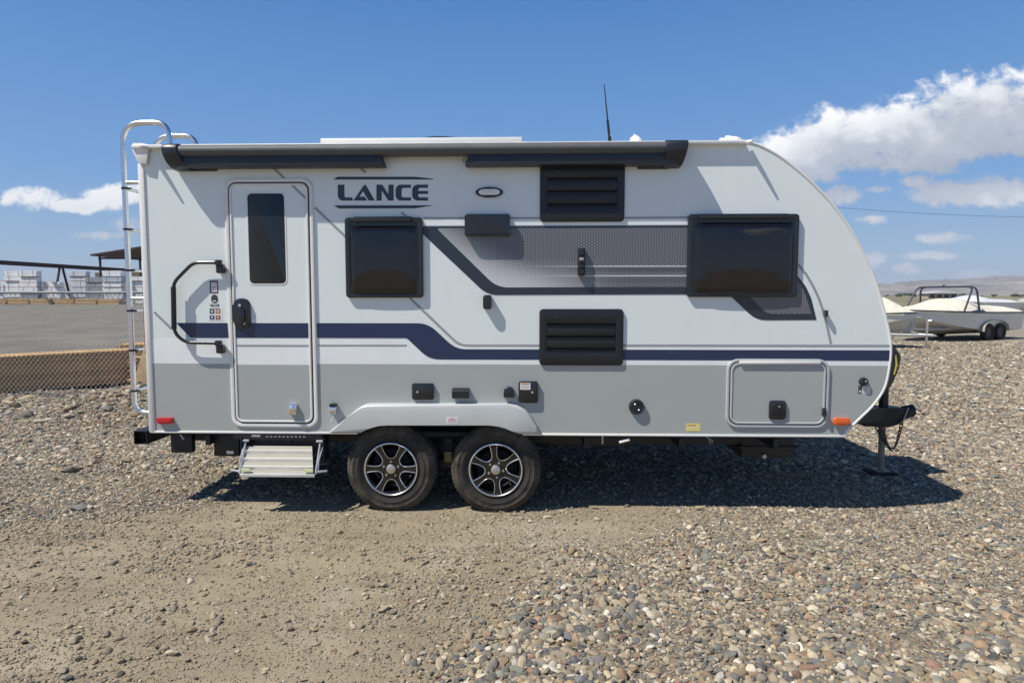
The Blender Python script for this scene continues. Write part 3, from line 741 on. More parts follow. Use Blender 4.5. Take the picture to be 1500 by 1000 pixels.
# --- windows -------------------------------------------------------------------------------------------------
def acrylic_window(rect, pane_rect, rail_rect):
    x0, x1, z0, z1 = pr(*rect, -.02); w = empty('window', ((x0 + x1) / 2, 0, z0), T)
    bm = B(); rring(bm, rrect(x0, x1, z0, z1, .028), rrect(x0 + .035, x1 - .035, z0 + .035, z1 - .035, .02), -.030, 0.0, .007); obj('window_frame', bm, black_sat, w)
    a0, a1, b0, b1 = pr(*pane_rect, -.03)
    bm = B(); plate(bm, rrect(x0 + .02, x1 - .02, z0 + .02, z1 - .015, .02), -.026, -.004); obj('pane_flange', bm, glass, w)
    # blown pane: steep rim, softly domed field
    bm = B(); NX, NZ = 40, 30; g = []
    for j in range(NZ + 1):
        row = []
        for i in range(NX + 1):
            u, v = i / NX * 2 - 1, j / NZ * 2 - 1
            u = math.copysign(abs(u) ** .8, u); v = math.copysign(abs(v) ** .8, v)
            e = (1 - u ** 8) * (1 - v ** 8); dome = (1 - u * u) * (1 - v * v)
            row.append(bm.verts.new((a0 + (u + 1) / 2 * (a1 - a0), -.0262 - .022 * min(1, e * 1.6) - .010 * dome, b0 + (v + 1) / 2 * (b1 - b0))))
        g.append(row)
    for j in range(NZ):
        for i in range(NX): bm.faces.new((g[j][i], g[j][i + 1], g[j + 1][i + 1], g[j + 1][i]))
    obj('window_pane', bm, glass, w, ang=80)
    c0, c1, d0, d1 = pr(*rail_rect, -.04)
    bm = B(); box(bm, c0, c1, -.052, -.012, d0, d1, .008); obj('hinge_rail', bm, black_sat, w)
    return w
acrylic_window((506, 318.5, 619.5, 436), (513, 331, 610, 430), (518, 317, 603, 325))
acrylic_window((1007, 313.5, 1169, 435), (1017, 326, 1161, 430.5), (1024, 313, 1154, 320.5))

# --- vents ---------------------------------------------------------------------------------------------------
def vent(rect, slots, sx, screws):
    x0, x1, z0, z1 = pr(*rect, -.01); v = empty('service_vent', ((x0 + x1) / 2, 0, z0), T)
    # face plate with three slots, each with its dark throat and a lip below
    s0, s1 = W(sx[0], slots[1], -.015)[0], W(sx[1], slots[1], -.015)[0]; xc = (rect[0] + rect[2]) / 2
    zs = [(W(xc, s + 2.3, -.015)[1], W(xc, s - 2.3, -.015)[1]) for s in slots]
    bm = B(); rring(bm, rrect(x0, x1, z0, z1, .032), rrect(s0, s1, zs[-1][0], zs[0][1], .001), -.018, 0.0, .005); obj('vent_frame', bm, black_pl, v)
    edges = [(zs[i + 1][1], zs[i][0]) for i in range(len(zs) - 1)]
    for lo, hi in edges:
        bm = B(); box(bm, s0 + .001, s1 - .001, -.0172, -.004, lo, hi, .002); obj('slat', bm, black_pl, v)
    for lo, hi in zs:
        bm = B(); plate(bm, [(s0 + .001, lo), (s1 - .001, lo), (s1 - .001, lo + .006), (s0 + .001, lo + .006)], -.022, -.010, .002); obj('slot_lip', bm, black_pl, v)
    bm = B(); plate(bm, [(s0 - .01, zs[-1][0] - .01), (s1 + .01, zs[-1][0] - .01), (s1 + .01, zs[0][1] + .01), (s0 - .01, zs[0][1] + .01)], -.003, 0); obj('vent_throat', bm, well, v)
    for (a, b) in screws:
        x, z = W(a, b, -.02); bm = B(); box(bm, x - .013, x + .013, -.0215, -.016, z - .013, z + .013, .003); box(bm, x - .006, x + .006, -.0235, -.02, z - .006, z + .006, .001); obj('turn_lock', bm, black_sat, v)
    return v
vent((791, 242, 915, 325), (262.5, 281, 300), (801.6, 904), ((818, 250), (888, 250)))
vent((790, 452.5, 913, 535), (476, 493.6, 511.5), (801, 901.5), ((817, 464), (886, 464)))
x0, x1, z0, z1 = pr(681, 314, 747, 345.5, -.03)
bm = B(); plate(bm, rrect(x0, x1, z0, z1, .012), -.055, 0, .012, 3); rv = obj('range_vent', bm, black_sat, T)
bm = B(); plate(bm, [(x0 + .02, z0 + .012), (x0 + .06, z0 + .030), (x1 - .06, z0 + .030), (x1 - .02, z0 + .012)], -.062, -.05, .004); obj('vent_flap', bm, black_sat, rv)
# porch light
x0, x1, z0, z1 = pr(696.6, 274, 737, 289.5, -.01); cx, cz = (x0 + x1) / 2, (z0 + z1) / 2
ell = lambda a, b, n=36: [(cx + a * math.cos(2 * math.pi * k / n), cz + b * math.sin(2 * math.pi * k / n)) for k in range(n)]
bm = B(); plate(bm, ell((x1 - x0) / 2, (z1 - z0) / 2), -.020, 0, .008, 3); pl = obj('porch_light', bm, black_sat, T)
bm = B(); plate(bm, [(cx + (p[0] - cx), cz + max(-.022, min(.022, p[1] - cz))) for p in ell(.084, .030)], -.027, -.015, .003); le = obj('lens', bm, clear_l, pl)
for k in range(6):
    bm = B(); xx = cx - .055 + k * .02; box(bm, xx, xx + .012, -.0285, -.02, cz - .013, cz + .013, .001); obj('lamp_cell', bm, paper, le)

# --- boxes and sockets along the lower side ---------------------------------------------------------------------
def lockbox(name, rect, dep, lock, rad=.014):
    x0, x1, z0, z1 = pr(*rect, -dep); bm = B(); plate(bm, rrect(x0, x1, z0, z1, rad), -dep, 0, .006); o = obj(name, bm, black_sat, T)
    bm = B(); plate(bm, rrect(x0 + .014, x1 - .014, z0 + .014, z1 - .014, rad * .6), -dep - .005, -dep + .003, .003); obj('box_door', bm, black_sat, o)
    x, z = W(*lock, -dep); bm = B(); lathe(bm, [(0, -dep - .016), (.009, -dep - .016), (.0105, -dep - .012), (.0105, -dep)], (x, 0, z), 16); obj('lock', bm, chrome, o)
    return o
lockbox('water_inlet_box', (603.5, 561.5, 635, 585.5), .024, (612, 573.5))
lb = lockbox('sprayer_box', (759.5, 558.5, 788, 590), .026, (779.7, 574), .02)
x0, x1, z0, z1 = pr(762, 560.5, 777, 570.5, -.032); bm = B(); plate(bm, [(x0, z0), (x1, z0), (x1, z1), (x0, z1)], -.0335, -.03); k = obj('label', bm, paper, lb)
bm = B(); plate(bm, [(x0 + .006, z1 - .012), (x1 - .006, z1 - .012), (x1 - .006, z1 - .003), (x0 + .006, z1 - .003)], -.0342, -.033); obj('label_print', bm, orange_ink, k)
for q in range(3):
    bm = B(); zz = z0 + .010 + q * .011; plate(bm, [(x0 + .008, zz), (x1 - .010, zz), (x1 - .010, zz + .003), (x0 + .008, zz + .003)], -.0342, -.033); obj('label_print', bm, pin_grey, k)
x0, x1, z0, z1 = pr(662, 569, 686.5, 583.5, -.05)
bm = B()
prof = [(0, z1), (-.035, z1 - .006), (-.052, z1 - .022), (-.055, z0 + .006), (-.05, z0), (0, z0)]
v0 = [bm.verts.new((x0, y, z)) for y, z in prof]; v1 = [bm.verts.new((x1, y, z)) for y, z in prof]
for i in range(len(prof)): bm.faces.new((v0[i], v1[i], v1[(i + 1) % 6], v0[(i + 1) % 6]))
bm.faces.new(v0[::-1]); bm.faces.new(v1); bmesh.ops.recalc_face_normals(bm, faces=bm.faces[:]); obj('outlet_cover', bm, black_pl, T)
x0, x1, z0, z1 = pr(737.6, 566.8, 753, 582.5, -.05); r_ = (x1 - x0) / 2
arch = [(x0, z0), (x1, z0)] + [((x0 + x1) / 2 + r_ * math.cos(R(a)), z1 - r_ + r_ * math.sin(R(a))) for a in range(0, 181, 15)]
bm = B(); plate(bm, arch, -.052, 0, .008, 3); obj('cable_hatch', bm, black_sat, T)
x0, x1, z0, z1 = pr(707.5, 432, 719.7, 452.8, -.05); bm = B(); plate(bm, rrect(x0, x1, z0, z1, .016), -.055, 0, .010, 3); obj('outlet_cover', bm, black_sat, T)
x, z = W(933, 596.3, -.03); bm = B(); lathe(bm, [(0, -.030), (.022, -.030), (.028, -.036), (.034, -.030), (.048, -.034), (.058, -.028), (.062, -.012), (.062, 0)], (x, 0, z), 36); obj('power_inlet', bm, black_sat, T)
x, z = W(1266, 559, -.02); bm = B(); lathe(bm, [(0, -.024), (.016, -.024), (.020, -.030), (.030, -.026), (.034, -.010), (.034, 0)], (x, 0, z), 28); so_ = obj('solar_socket', bm, black_sat, T)
bm = B(); lathe(bm, [(0, -.034), (.008, -.033), (.009, -.026)], (x + .006, 0, z + .006), 12); obj('cap_knob', bm, chrome, so_)
k = sticker('sticker', (1257, 564.5, 1262.4, 576.5), dark_ink, .001); sticker('sticker_print', (1258.4, 572, 1261, 574.4), paper, .001, .0022, k)
k = sticker('sticker', (1263, 566.5, 1273.5, 576), paper, .001, .0016)
for q in range(3): sticker('sticker_line', (1264, 568 + 2.6 * q, 1272, 569.1 + 2.6 * q), pin_grey, .0004, .0024, k)
k = sticker('yellow_label', (1005, 620, 1026, 631), yellow, .001, .0030)
sticker('label_print', (1006.5, 625, 1024.5, 626), paper, .0004, .0038, k); sticker('label_print', (1007, 622, 1019, 623.4), orange_ink, .0004, .0038, k)
# awning arm socket on the honeycomb field
x0, x1, z0, z1 = pr(846.8, 363.5, 857, 404, -.03); bm = B(); box(bm, x0, x1, -.036, 0, z0, z1, .005); ab = obj('tv_bracket', bm, black_pl, T)
for q, (fz, hh) in enumerate(((.84, .02), (.60, .012), (.34, .014), (.14, .02))):
    zz = z0 + (z1 - z0) * fz; bm = B(); box(bm, x0 + .010, x1 - .010, -.050, -.03, zz - hh, zz + hh, .004); obj('bracket_clip', bm, black_sat if q != 1 else pin_grey, ab)
x, z = W(1209.5, 459, -.02); bm = B(); box(bm, x - .012, x + .012, -.045, 0, z - .026, z + .026, .008, 3); obj('door_stop', bm, black_sat, T)
# marker lights
for rect, m_ in (((230.3, 611.8, 252, 620.5), red_l), ((1222.5, 612.5, 1245, 622.3), amber)):
    x0, x1, z0, z1 = pr(*rect, -.025); bm = B(); plate(bm, rrect(x0, x1, z0, z1, .008), -.030, 0, .008, 3); k = obj('marker_light', bm, m_, T)
    bm = B(); plate(bm, rrect(x0 + .012, x1 - .012, z0 + .010, z1 - .010, .005), -.034, -.028, .003); obj('lens_facet', bm, m_, k)
x0, z0 = W(214.5, 522); _, z1 = W(214.5, 449)
bm = B(); box(bm, xr - .064, xr - .002, .034, .13, z0, z1, .008); obj('tail_light', bm, mat('dark_red_lens', (.22, .008, .015), .3), T)

# --- front storage hatch ------------------------------------------------------------------------------------
x0, x1, z0, z1 = pr(1063.5, 525.5, 1213.5, 626)
ht = empty('storage_hatch', ((x0 + x1) / 2, 0, z0), T)
bm = B(); rring(bm, rrect(x0, x1, z0, z1, .09), rrect(x0 + .022, x1 - .022, z0 + .022, z1 - .022, .072), -.016, 0.0, .005); obj('hatch_frame', bm, trimw if False else mat('grey_trim', (.46, .475, .48), .35), ht)
bm = B(); rring(bm, rrect(x0 + .0222, x1 - .0222, z0 + .0222, z1 - .0222, .072), rrect(x0 + .029, x1 - .029, z0 + .029, z1 - .029, .066), -.008, 0.0); obj('hatch_seal', bm, black_pl, ht)
bm = B(); rring(bm, rrect(x0 + .030, x1 - .030, z0 + .030, z1 - .030, .066), rrect(x0 + .046, x1 - .046, z0 + .046, z1 - .046, .05), -.019, 0.0, .004); obj('hatch_edge', bm, MATS['grey_trim'], ht)
bm = B(); plate(bm, rrect(x0 + .0462, x1 - .0462, z0 + .0462, z1 - .0462, .05), -.013, 0.0); obj('hatch_panel', bm, grey_vinyl, ht)
a0, a1, b0, b1 = pr(1082, 528.5, 1200, 532.5); bm = B(); box(bm, a0, a1, -.032, -.01, b0, b1, .003); obj('hinge', bm, trimw, ht)
a0, a1, b0, b1 = pr(1126.5, 586.4, 1151, 614, -.02); bm = B(); plate(bm, rrect(a0, a1, b0, b1, .022), -.030, -.012, .007); k = obj('hatch_latch', bm, black_sat, ht)
bm = B(); plate(bm, rrect(a0 + .022, a1 - .022, b0 + .03, b1 - .022, .015), -.038, -.028, .005); p_ = obj('paddle', bm, black_pl, k)
bm = B(); lathe(bm, [(0, -.046), (.007, -.045), (.008, -.036)], ((a0 + a1) / 2 + .005, 0, b1 - .045), 14); obj('lock', bm, chrome, k)
a0, a1, b0, b1 = pr(1204, 597, 1209, 609, -.02); bm = B(); box(bm, a0, a1, -.045, -.012, b0, b1, .006); obj('hatch_catch', bm, black_sat, ht)

# --- fender skirt ------------------------------------------------------------------------------------------
z8 = lambda x, y: (480 + x / 4.412, 580 + y / 4.412)
fo_ = [(0, 238), (120, 140), (190, 82), (222, 64), (258, 55), (1170, 55), (1225, 64), (1275, 92), (1310, 130), (1345, 190), (1372, 244), (1230, 244), (1190, 226), (1150, 208), (1100, 195), (1040, 188), (380, 188), (330, 192), (290, 202), (255, 215), (218, 236)]
bm = B(); fpoly = [W(*z8(a, b), -.085) for a, b in fo_]
plate(bm, fpoly, -.090, -.001, .020, 4); fend = obj('fender_skirt', bm, mat('fender_plastic', (.50, .52, .51), .32, coat=.3, coat_rough=.1), T, ang=50)
x0, x1, z0, z1 = pr(654, 610.7, 671, 619.7, -.09); bm = B(); plate(bm, [(x0, z0), (x1, z0), (x1, z1), (x0, z1)], -.0912, -.085); k = obj('label', bm, paper, fend)
for q, w_ in enumerate((.3, .7, .8, .75)):
    zz = z1 - .010 - q * .0095; xm = (x0 + x1) / 2; h_ = (x1 - x0) / 2 * w_; bm = B(); plate(bm, [(xm - h_, zz), (xm + h_, zz), (xm + h_, zz + .004), (xm - h_, zz + .004)], -.0920, -.091); obj('label_print', bm, red_ink if q < 3 else pin_grey, k)

# --- wheels ---------------------------------------------------------------------------------------------------
RT, RR_ = .362, .216
def make_wheel():
    w = empty('wheel', (0, 0, 0), T); w.location = (0, 0, 0); ORG[w.name] = Vector((0, 0, 0))
    prof = [(RR_ - .004, .012), (RR_ + .006, .004), (RR_ + .018, .006), (RR_ + .030, -.002), (RR_ + .060, -.010), (RR_ + .064, -.0065), (RR_ + .092, -.006), (RR_ + .096, -.010),
            (RT - .040, -.004), (RT - .034, .001), (RT - .018, .010), (RT - .006, .024), (RT, .040), (RT, .075), (RT - .008, .076), (RT - .008, .084), (RT, .085), (RT, .118), (RT - .008, .119), (RT - .008, .127), (RT, .128),
            (RT, .165), (RT - .018, .192), (RT - .06, .206), (RR_, .190)]
    bm = B(); lathe(bm, prof, n=72, caps=False); ty = obj('tyre', bm, rubber_sw, w, ang=30)
    # shoulder lugs
    bm = B()
    for k in range(66):
        a = 2 * math.pi * k / 66; c, s = math.cos(a), math.sin(a)
        for y0, y1, r0, r1 in ((.006, .070, RT - .020, RT + .004), (.130, .190, RT - .02, RT + .004)):
            vs = []
            for rr, yy, hw in ((r0, y0, .0105), (r1, y0 + .024, .0115), (r1, y1, .0115), (r0, y1, .0105)):
                vs.append((rr, yy, hw))
            ring = [[bm.verts.new((c * rr - s * hw * sg, yy, s * rr + c * hw * sg)) for rr, yy, hw in vs] for sg in (-1, 1)]
            bm.faces.new(ring[0]); bm.faces.new(ring[1][::-1])
            for i in range(4): bm.faces.new((ring[0][i], ring[1][i], ring[1][(i + 1) % 4], ring[0][(i + 1) % 4]))
    bmesh.ops.recalc_face_normals(bm, faces=bm.faces[:]); lg = obj('tread_lugs', bm, rubber_sw, ty); lg['kind'] = 'stuff'
    # rim: barrel, machined lip, spoke face
    bm = B(); lathe(bm, [(RR_ - .002, .004), (RR_ - .018, .010), (RR_ - .030, .040), (RR_ - .036, .09), (RR_ - .03, .18), (RR_ - .04, .18), (RR_ - .05, .09), (RR_ - .045, .03)], n=60, caps=False); rim = obj('rim', bm, rim_black, w)
    bm = B(); lathe(bm, [(RR_ + .003, .006), (RR_ + .002, -.005), (RR_ - .003, -.007), (RR_ - .008, -.003), (RR_ - .009, .006)], n=72, close=True); obj('machined_lip', bm, machined, rim)
    RF = RR_ - .008; wins = []
    U_ = [(0, .40), (.09, .418), (.165, .48), (.225, .58), (.29, .72), (.345, .875), (.20, .918), (0, .94)]     # half of one window
    fy = lambda x, z: .022 - .018 * (math.hypot(x, z) / RF)
    bm = B()
    for k in range(6):
        ca, sa = math.cos(2 * math.pi * k / 6), math.sin(2 * math.pi * k / 6)
        f = lambda q: (q[0] * ca - q[1] * sa, q[0] * sa + q[1] * ca)
        for sg in (-1, 1):
            half_ = [(0, .10 * RR_)] + [(sg * a * RR_, b * RR_) for a, b in U_] + [(RF * math.sin(sg * R(6 * q)), RF * math.cos(R(6 * q))) for q in range(6)] + [(.10 * RR_ * math.sin(sg * R(30)), .10 * RR_ * math.cos(R(30)))]
            pts_ = [f(q) for q in half_]
            vs = [bm.verts.new((x, fy(x, z), z)) for x, z in pts_]; bm.faces.new(vs if sg < 0 else vs[::-1])
        wins.append([f((sg * a * RR_, b * RR_)) for sg, (a, b) in [(-1, q) for q in U_[5::-1]] + [(1, q) for q in U_[1:6]]])
    bmesh.ops.remove_doubles(bm, verts=bm.verts[:], dist=1e-5)
    bmesh.ops.triangulate(bm, faces=bm.faces[:])
    r = bmesh.ops.extrude_face_region(bm, geom=bm.faces[:])
    bmesh.ops.translate(bm, vec=(0, .028, 0), verts=[v for v in r['geom'] if isinstance(v, bmesh.types.BMVert)])
    bmesh.ops.recalc_face_normals(bm, faces=bm.faces[:]); obj('spoke_face', bm, rim_black, rim)
    for u in wins:
        bm = B(); tube(bm, [(x, fy(x, z) - .001, z) for x, z in u], .0034, 6); obj('machined_edge', bm, machined, rim)
    bm = B(); lathe(bm, [(0, -.012), (.026, -.011), (.036, -.005), (.039, .004), (.040, .02)], n=36); obj('hub_cap', bm, capm, w)
    for k in range(5):
        a = 2 * math.pi * k / 5 + .3; bm = B(); lathe(bm, [(0, -.003), (.008, -.002), (.0105, .006), (.0105, .02)], (.062 * math.cos(a), 0, .062 * math.sin(a)), 6); obj('lug_nut', bm, capm, w)
    bm = B(); lathe(bm, [(0, .075), (.15, .075), (.155, .085), (.155, .16), (0, .16)], n=36); obj('brake_drum', bm, well, w)
    bm = B(); tube(bm, [(.165, .03, -.062), (.158, .006, -.056)], .0055, 8); obj('valve_stem', bm, mat('brass', (.62, .42, .18), .3, metal=1), w)
    return w
def tyre_material():
    M = bpy.data.materials.new('dusty_tyre'); M.use_nodes = True; t = NT(M.node_tree); b = t.n['Principled BSDF']
    P = t.new('ShaderNodeTexCoord').outputs['Object']; X, Y, Z = t.sep(P)
    n = t.noise(P, 7, 6, .65); n2 = t.noise(P, 60, 4, .6)
    rad = t.m('SQRT', t.m('ADD', t.m('MULTIPLY', X, X), t.m('MULTIPLY', Z, Z)))
    dust = t.m('MULTIPLY', t.ss(rad, .20, .34), t.ss(n, .25, .72)); dust = t.m('ADD', t.m('MULTIPLY', dust, .60), t.m('MULTIPLY', t.ss(n2, .45, .7), .12))
    t.put(b.inputs['Base Color'], t.mix(dust, (.017, .017, .018), (.17, .15, .12))); b.inputs['Roughness'].default_value = .82; b.inputs['Specular IOR Level'].default_value = .3
    ang = t.m('ARCTAN2', X, Z); ridge = t.m('SINE', t.m('MULTIPLY', rad, 900.0))
    bn = t.new('ShaderNodeBump'); bn.inputs['Distance'].default_value = .0012; t.put(bn.inputs['Height'], t.m('ADD', t.m('MULTIPLY', ridge, .4), n2)); t.l.new(bn.outputs[0], b.inputs['Normal'])
    return M
rubber_sw = tyre_material()
rim_black = mat('gloss_black_rim', (.012, .012, .013), .22, coat=.5); machined = mat('machined_alloy', (.82, .82, .82), .25, metal=.9)
w0 = make_wheel()
WY = -.012
wheel_spots = []
for px, py in ((572.5, 684.5), (726, 686.3)):
    x, z = W(px, py, WY); wheel_spots.append((x, WY, RT - .012))
wheel_spots += [(x, WIDTH - WY, z) for x, y, z in wheel_spots]
for i, (x, y, z) in enumerate(wheel_spots):
    w = w0 if i == 0 else copy_tree(w0)
    w.parent = T; w.location = Vector((x, y, z)) - ORG[T.name]; w.rotation_euler = (0, R((0, 25, 40, 11)[i]), 0 if i < 2 else math.pi)
w0.parent = T
# wheel wells, axles, springs
xw0, xw1 = wheel_spots[0][0] - .42, wheel_spots[1][0] + .42
bm = B(); box(bm, xn0 + .062, xn1 - .062, .24, .27, zb_ - .10, zn - .002); box(bm, xn0 + .062, xn1 - .062, .004, .24, zn - .014, zn - .002); obj('wheel_well', bm, well, T)
for x, y, z in wheel_spots[:2]:
    bm = B(); tube(bm, [(x, .15, z), (x, WIDTH - .15, z)], .04, 12); obj('axle', bm, black_met, T)
xm = (wheel_spots[0][0] + wheel_spots[1][0]) / 2
bm = B(); box(bm, xm - .05, xm + .05, .25, .32, .30, .56, .01); box(bm, xm - .09, xm + .09, .22, .34, .30, .38, .012); obj('spring_equaliser', bm, black_met, T)
x0, z0 = W(656.5, 671, .22); bm = B(); box(bm, x0 - .035, x0 + .035, .205, .219, z0 - .03, z0 + .06, .004); lathe(bm, [(0, .20), (.02, .20), (.022, .215)], (x0 + .005, 0, z0 + .02), 14); obj('suspension_tag', bm, mat('dull_brass', (.30, .22, .11), .5, metal=.7), T)

# --- chassis, bumper, tongue, tanks ------------------------------------------------------------------------
xf = W(1175, 640)[0]
for y in (.36, WIDTH - .44):
    bm = B(); box(bm, xr - .02, xf, y, y + .06, zb_ - .16, zb_ - .02, .004); obj('frame_rail', bm, black_met, T)
bm = B(); box(bm, xr + .02, nose[-1][0] - .12, .05, WIDTH - .05, zb_ - .035, zb_ - .001); obj('underbelly', bm, well, T)
for px in (300, 420, 860, 1000, 1140):
    x = W(px, 640)[0]; bm = B(); box(bm, x - .02, x + .02, .04, .36, zb_ - .12, zb_ - .035, .003); obj('outrigger', bm, black_met, T)
x0, x1, z0, z1 = pr(196, 631, 217, 650.5, .04)
bm = B()
xb0, xb1 = x0, x0 + .108
for (a0, a1, c0, c1) in ((xb0, xb0 + .006, z0, z1), (xb1 - .006, xb1, z0, z1), (xb0 + .006, xb1 - .006, z0, z0 + .006), (xb0 + .006, xb1 - .006, z1 - .006, z1)):
    box(bm, a0, a1, .04, WIDTH - .04, c0, c1)
bmp = obj('rear_bumper', bm, black_met, T)
bm = B(); box(bm, xb0 + .006, xb1 - .006, .10, .11, z0 + .006, z1 - .006); tube(bm, [(xb0 + .02, .09, z0 + .02), (xb0 + .06, .07, z0 + .05), (xb0 + .075, .08, z1 - .02)], .006, 8); obj('bumper_plug', bm, well, bmp)
bm = B(); box(bm, xb1, xr + .3, .42, .48, z0 + .01, z1 - .01); box(bm, xb1, xr + .3, WIDTH - .48, WIDTH - .42, z0 + .01, z1 - .01); obj('bumper_arm', bm, black_met, bmp)
for rect, y in (((250, 638, 281, 663), .12), ((313, 640, 350, 668), .10)):
    x0, x1, z0, z1 = pr(*rect, y); bm = B(); box(bm, x0, x1, y, y + .06, z0, zb_ - .03, .004); k = obj('hanger_plate', bm, black_met, T)
x0, x1, z0, z1 = pr(332, 660, 342, 664.3, .098); bm = B(); box(bm, x0, x1, .096, .0995, z0, z1); obj('label', bm, paper, k)
x0, z0 = W(264, 640, .06); bm = B(); tube(bm, [(x0, .06, zb_ - .03), (x0 + .035, .05, zb_ - .075)], .008, 8); obj('bolt', bm, galv, T)
x0, x1, z0, z1 = pr(1086, 640, 1164, 671, .35); bm = B(); box(bm, x0, x1, .35, 1.7, z0, zb_ - .03, .02); box(bm, x0 - .03, x1 + .03, .33, 1.72, z0 + .09, z0 + .105, .004); tk = obj('holding_tank', bm, mat('tank_plastic', (.022, .022, .024), .55), T)
x0, z0 = W(1119, 668, .34); bm = B(); lathe(bm, [(0, .325), (.018, .325), (.02, .34)], (x0, 0, z0), 14); obj('drain_plug', bm, galv, tk)
x0, x1, z0, z1 = pr(785, 640, 925, 654, .5); bm = B(); box(bm, x0, x1, .5, 1.6, z0, zb_ - .03, .02); obj('holding_tank', bm, MATS['tank_plastic'], T)
bm = B(); tube(bm, [P3(882.5, 634, .02), P3(882.5, 650, .02)], .008, 8); obj('drain_tube', bm, galv, T)
bm = B(); tube(bm, [P3(907, 647.6, .01), P3(922, 643.6, .01)], .013, 8); k = obj('dump_handle', bm, paper, T)
bm = B(); tube(bm, [P3(1030, 636, .03), P3(1041, 644, .02)], .003, 6); pts_ = [Vector(P3(1041.5, 646, .02)) + Vector((.013 * math.cos(a * .5236), 0, .013 * math.sin(a * .5236))) for a in range(13)]; tube(bm, pts_, .0035, 6); obj('pull_ring', bm, galv, T)
bm = B(); tube(bm, fillet([P3(1004, 636, .05), P3(1006, 645, .06), P3(1014, 646, .06), P3(1018, 637, .05)], .02), .008, 8); obj('drain_hose', bm, black_pl, T)
# tongue: two rails running to the coupler on the centre line, jack, chains
CY = WIDTH / 2
def C3(px, py): x, z = W(px, py, CY); return (x, CY, z)
cx_, _, cz_ = C3(1290, 604)
for s in (-1, 1):
    a = Vector((xf - .25, CY + s * .78, cz_)); b = Vector((cx_ - .02, CY + s * .06, cz_)); d = (b - a).normalized(); n = Vector((-d.y, d.x, 0)) * .028
    bm = B(); vs = [bm.verts.new(p + q + Vector((0, 0, h))) for p in (a, b) for q in (n, -n) for h in (-.065, .065)]
    bmesh.ops.convex_hull(bm, input=vs); obj('tongue_rail', bm, black_met, T)
x0, z0 = C3(1272, 621)[0], C3(1272, 621)[2]; x1, z1 = C3(1312, 590)[0], C3(1312, 590)[2]
bm = B(); plate(bm, round_poly([C3(1258, 622)[::2], C3(1252, 608)[::2], C3(1290, 595)[::2], C3(1312, 595)[::2], C3(1337, 600)[::2], C3(1336, 606)[::2], C3(1318, 612)[::2], C3(1310, 619)[::2], C3(1297, 623)[::2]], .03), CY - .075, CY + .075, .02, 3); cp = obj('coupler', bm, black_met, T)
bm = B(); tube(bm, [(C3(1323, 594.5)[0], CY - .085, C3(1323, 594.5)[2]), (C3(1316, 612)[0], CY - .085, C3(1316, 612)[2])], .006, 8); obj('coupler_pin', bm, galv, cp)
bm = B(); tube(bm, [C3(1323, 602), C3(1337, 600)], [.05, .055], 14); obj('ball_socket', bm, black_met, cp)
jx, _, jz = C3(1290, 685); bm = B(); tube(bm, [(jx, CY, .05), (jx, CY, cz_ + .1)], .030, 16); jk = obj('tongue_jack', bm, mat('jack_steel', (.30, .27, .22), .55, metal=.4, var=.2), T)
bm = B(); tube(bm, [(jx, CY, cz_ - .02), (jx, CY, cz_ + .30)], .042, 16); obj('jack_head', bm, black_met, jk)
bm = B(); box(bm, jx - .065, jx + .065, CY - .065, CY + .065, .030, .046, .006); obj('jack_foot', bm, MATS['jack_steel'], jk)
# nose guard / gas bottle cover seen past the nose
C3b = C3
def C3(px, py): x, z = W(px, py, CY - .30); return (x, CY - .30, z)
bm = B(); cov = [C3(1296, 500)[::2], C3(1312, 512)[::2], C3(1318, 520)[::2], C3(1316, 536)[::2], C3(1308, 556)[::2], C3(1300, 570)[::2], C3(1285, 585)[::2], C3(1262, 585)[::2], C3(1262, 510)[::2]]
plate(bm, round_poly([(a - .0, b) for a, b in cov], .05), CY - .32, CY + .32, .04, 4); gc = obj('gas_bottle_cover', bm, black_sat, T, ang=60)
x0, _, z0 = C3(1312, 526); bm = B(); tube(bm, [(C3(1309, 520)[0], CY - .335, C3(1309, 520)[2]), (C3(1311, 534)[0], CY - .33, C3(1311, 534)[2]), (C3(1307, 548)[0], CY - .33, C3(1307, 548)[2])], [.006, .011, .006], 8); obj('warning_label', bm, mat('faded_yellow', (.42, .35, .08), .6), gc); C3 = C3b
# safety chains: each link a ring
def chain(name, a, b, sag, n):
    bm = B(); P = [Vector(a).lerp(Vector(b), i / n) + Vector((0, 0, -sag * 4 * (i / n) * (1 - i / n))) for i in range(n + 1)]
    for i in range(n):
        c = (P[i] + P[i + 1]) / 2; d = (P[i + 1] - P[i]); L = d.length * .72; d.normalize()
        sidev = Vector((0, 1, 0)) if i % 2 else d.cross(Vector((0, 1, 0))).normalized()
        ring = [c + d * (L * math.cos(k * math.pi / 5)) + sidev * (L * .58 * math.sin(k * math.pi / 5)) for k in range(11)]
        tube(bm, ring, .0055, 5, caps=False)
    return obj(name, bm, mat('chain_steel', (.10, .095, .085), .5, metal=.6), T)
a = C3(1276, 622); c = C3(1295, 622); e = C3(1313, 612)
chain('safety_chain', (a[0], CY - .10, a[2]), (C3(1298, 652)[0], CY - .13, C3(1298, 652)[2]), .05, 12)
chain('safety_chain', (C3(1298, 652)[0], CY - .13, C3(1298, 652)[2]), (e[0], CY - .10, e[2]), .05, 12)
chain('safety_chain', (C3(1283, 622)[0], CY - .12, c[2]), (C3(1296, 655)[0], CY - .14, C3(1296, 655)[2]), .06, 11)

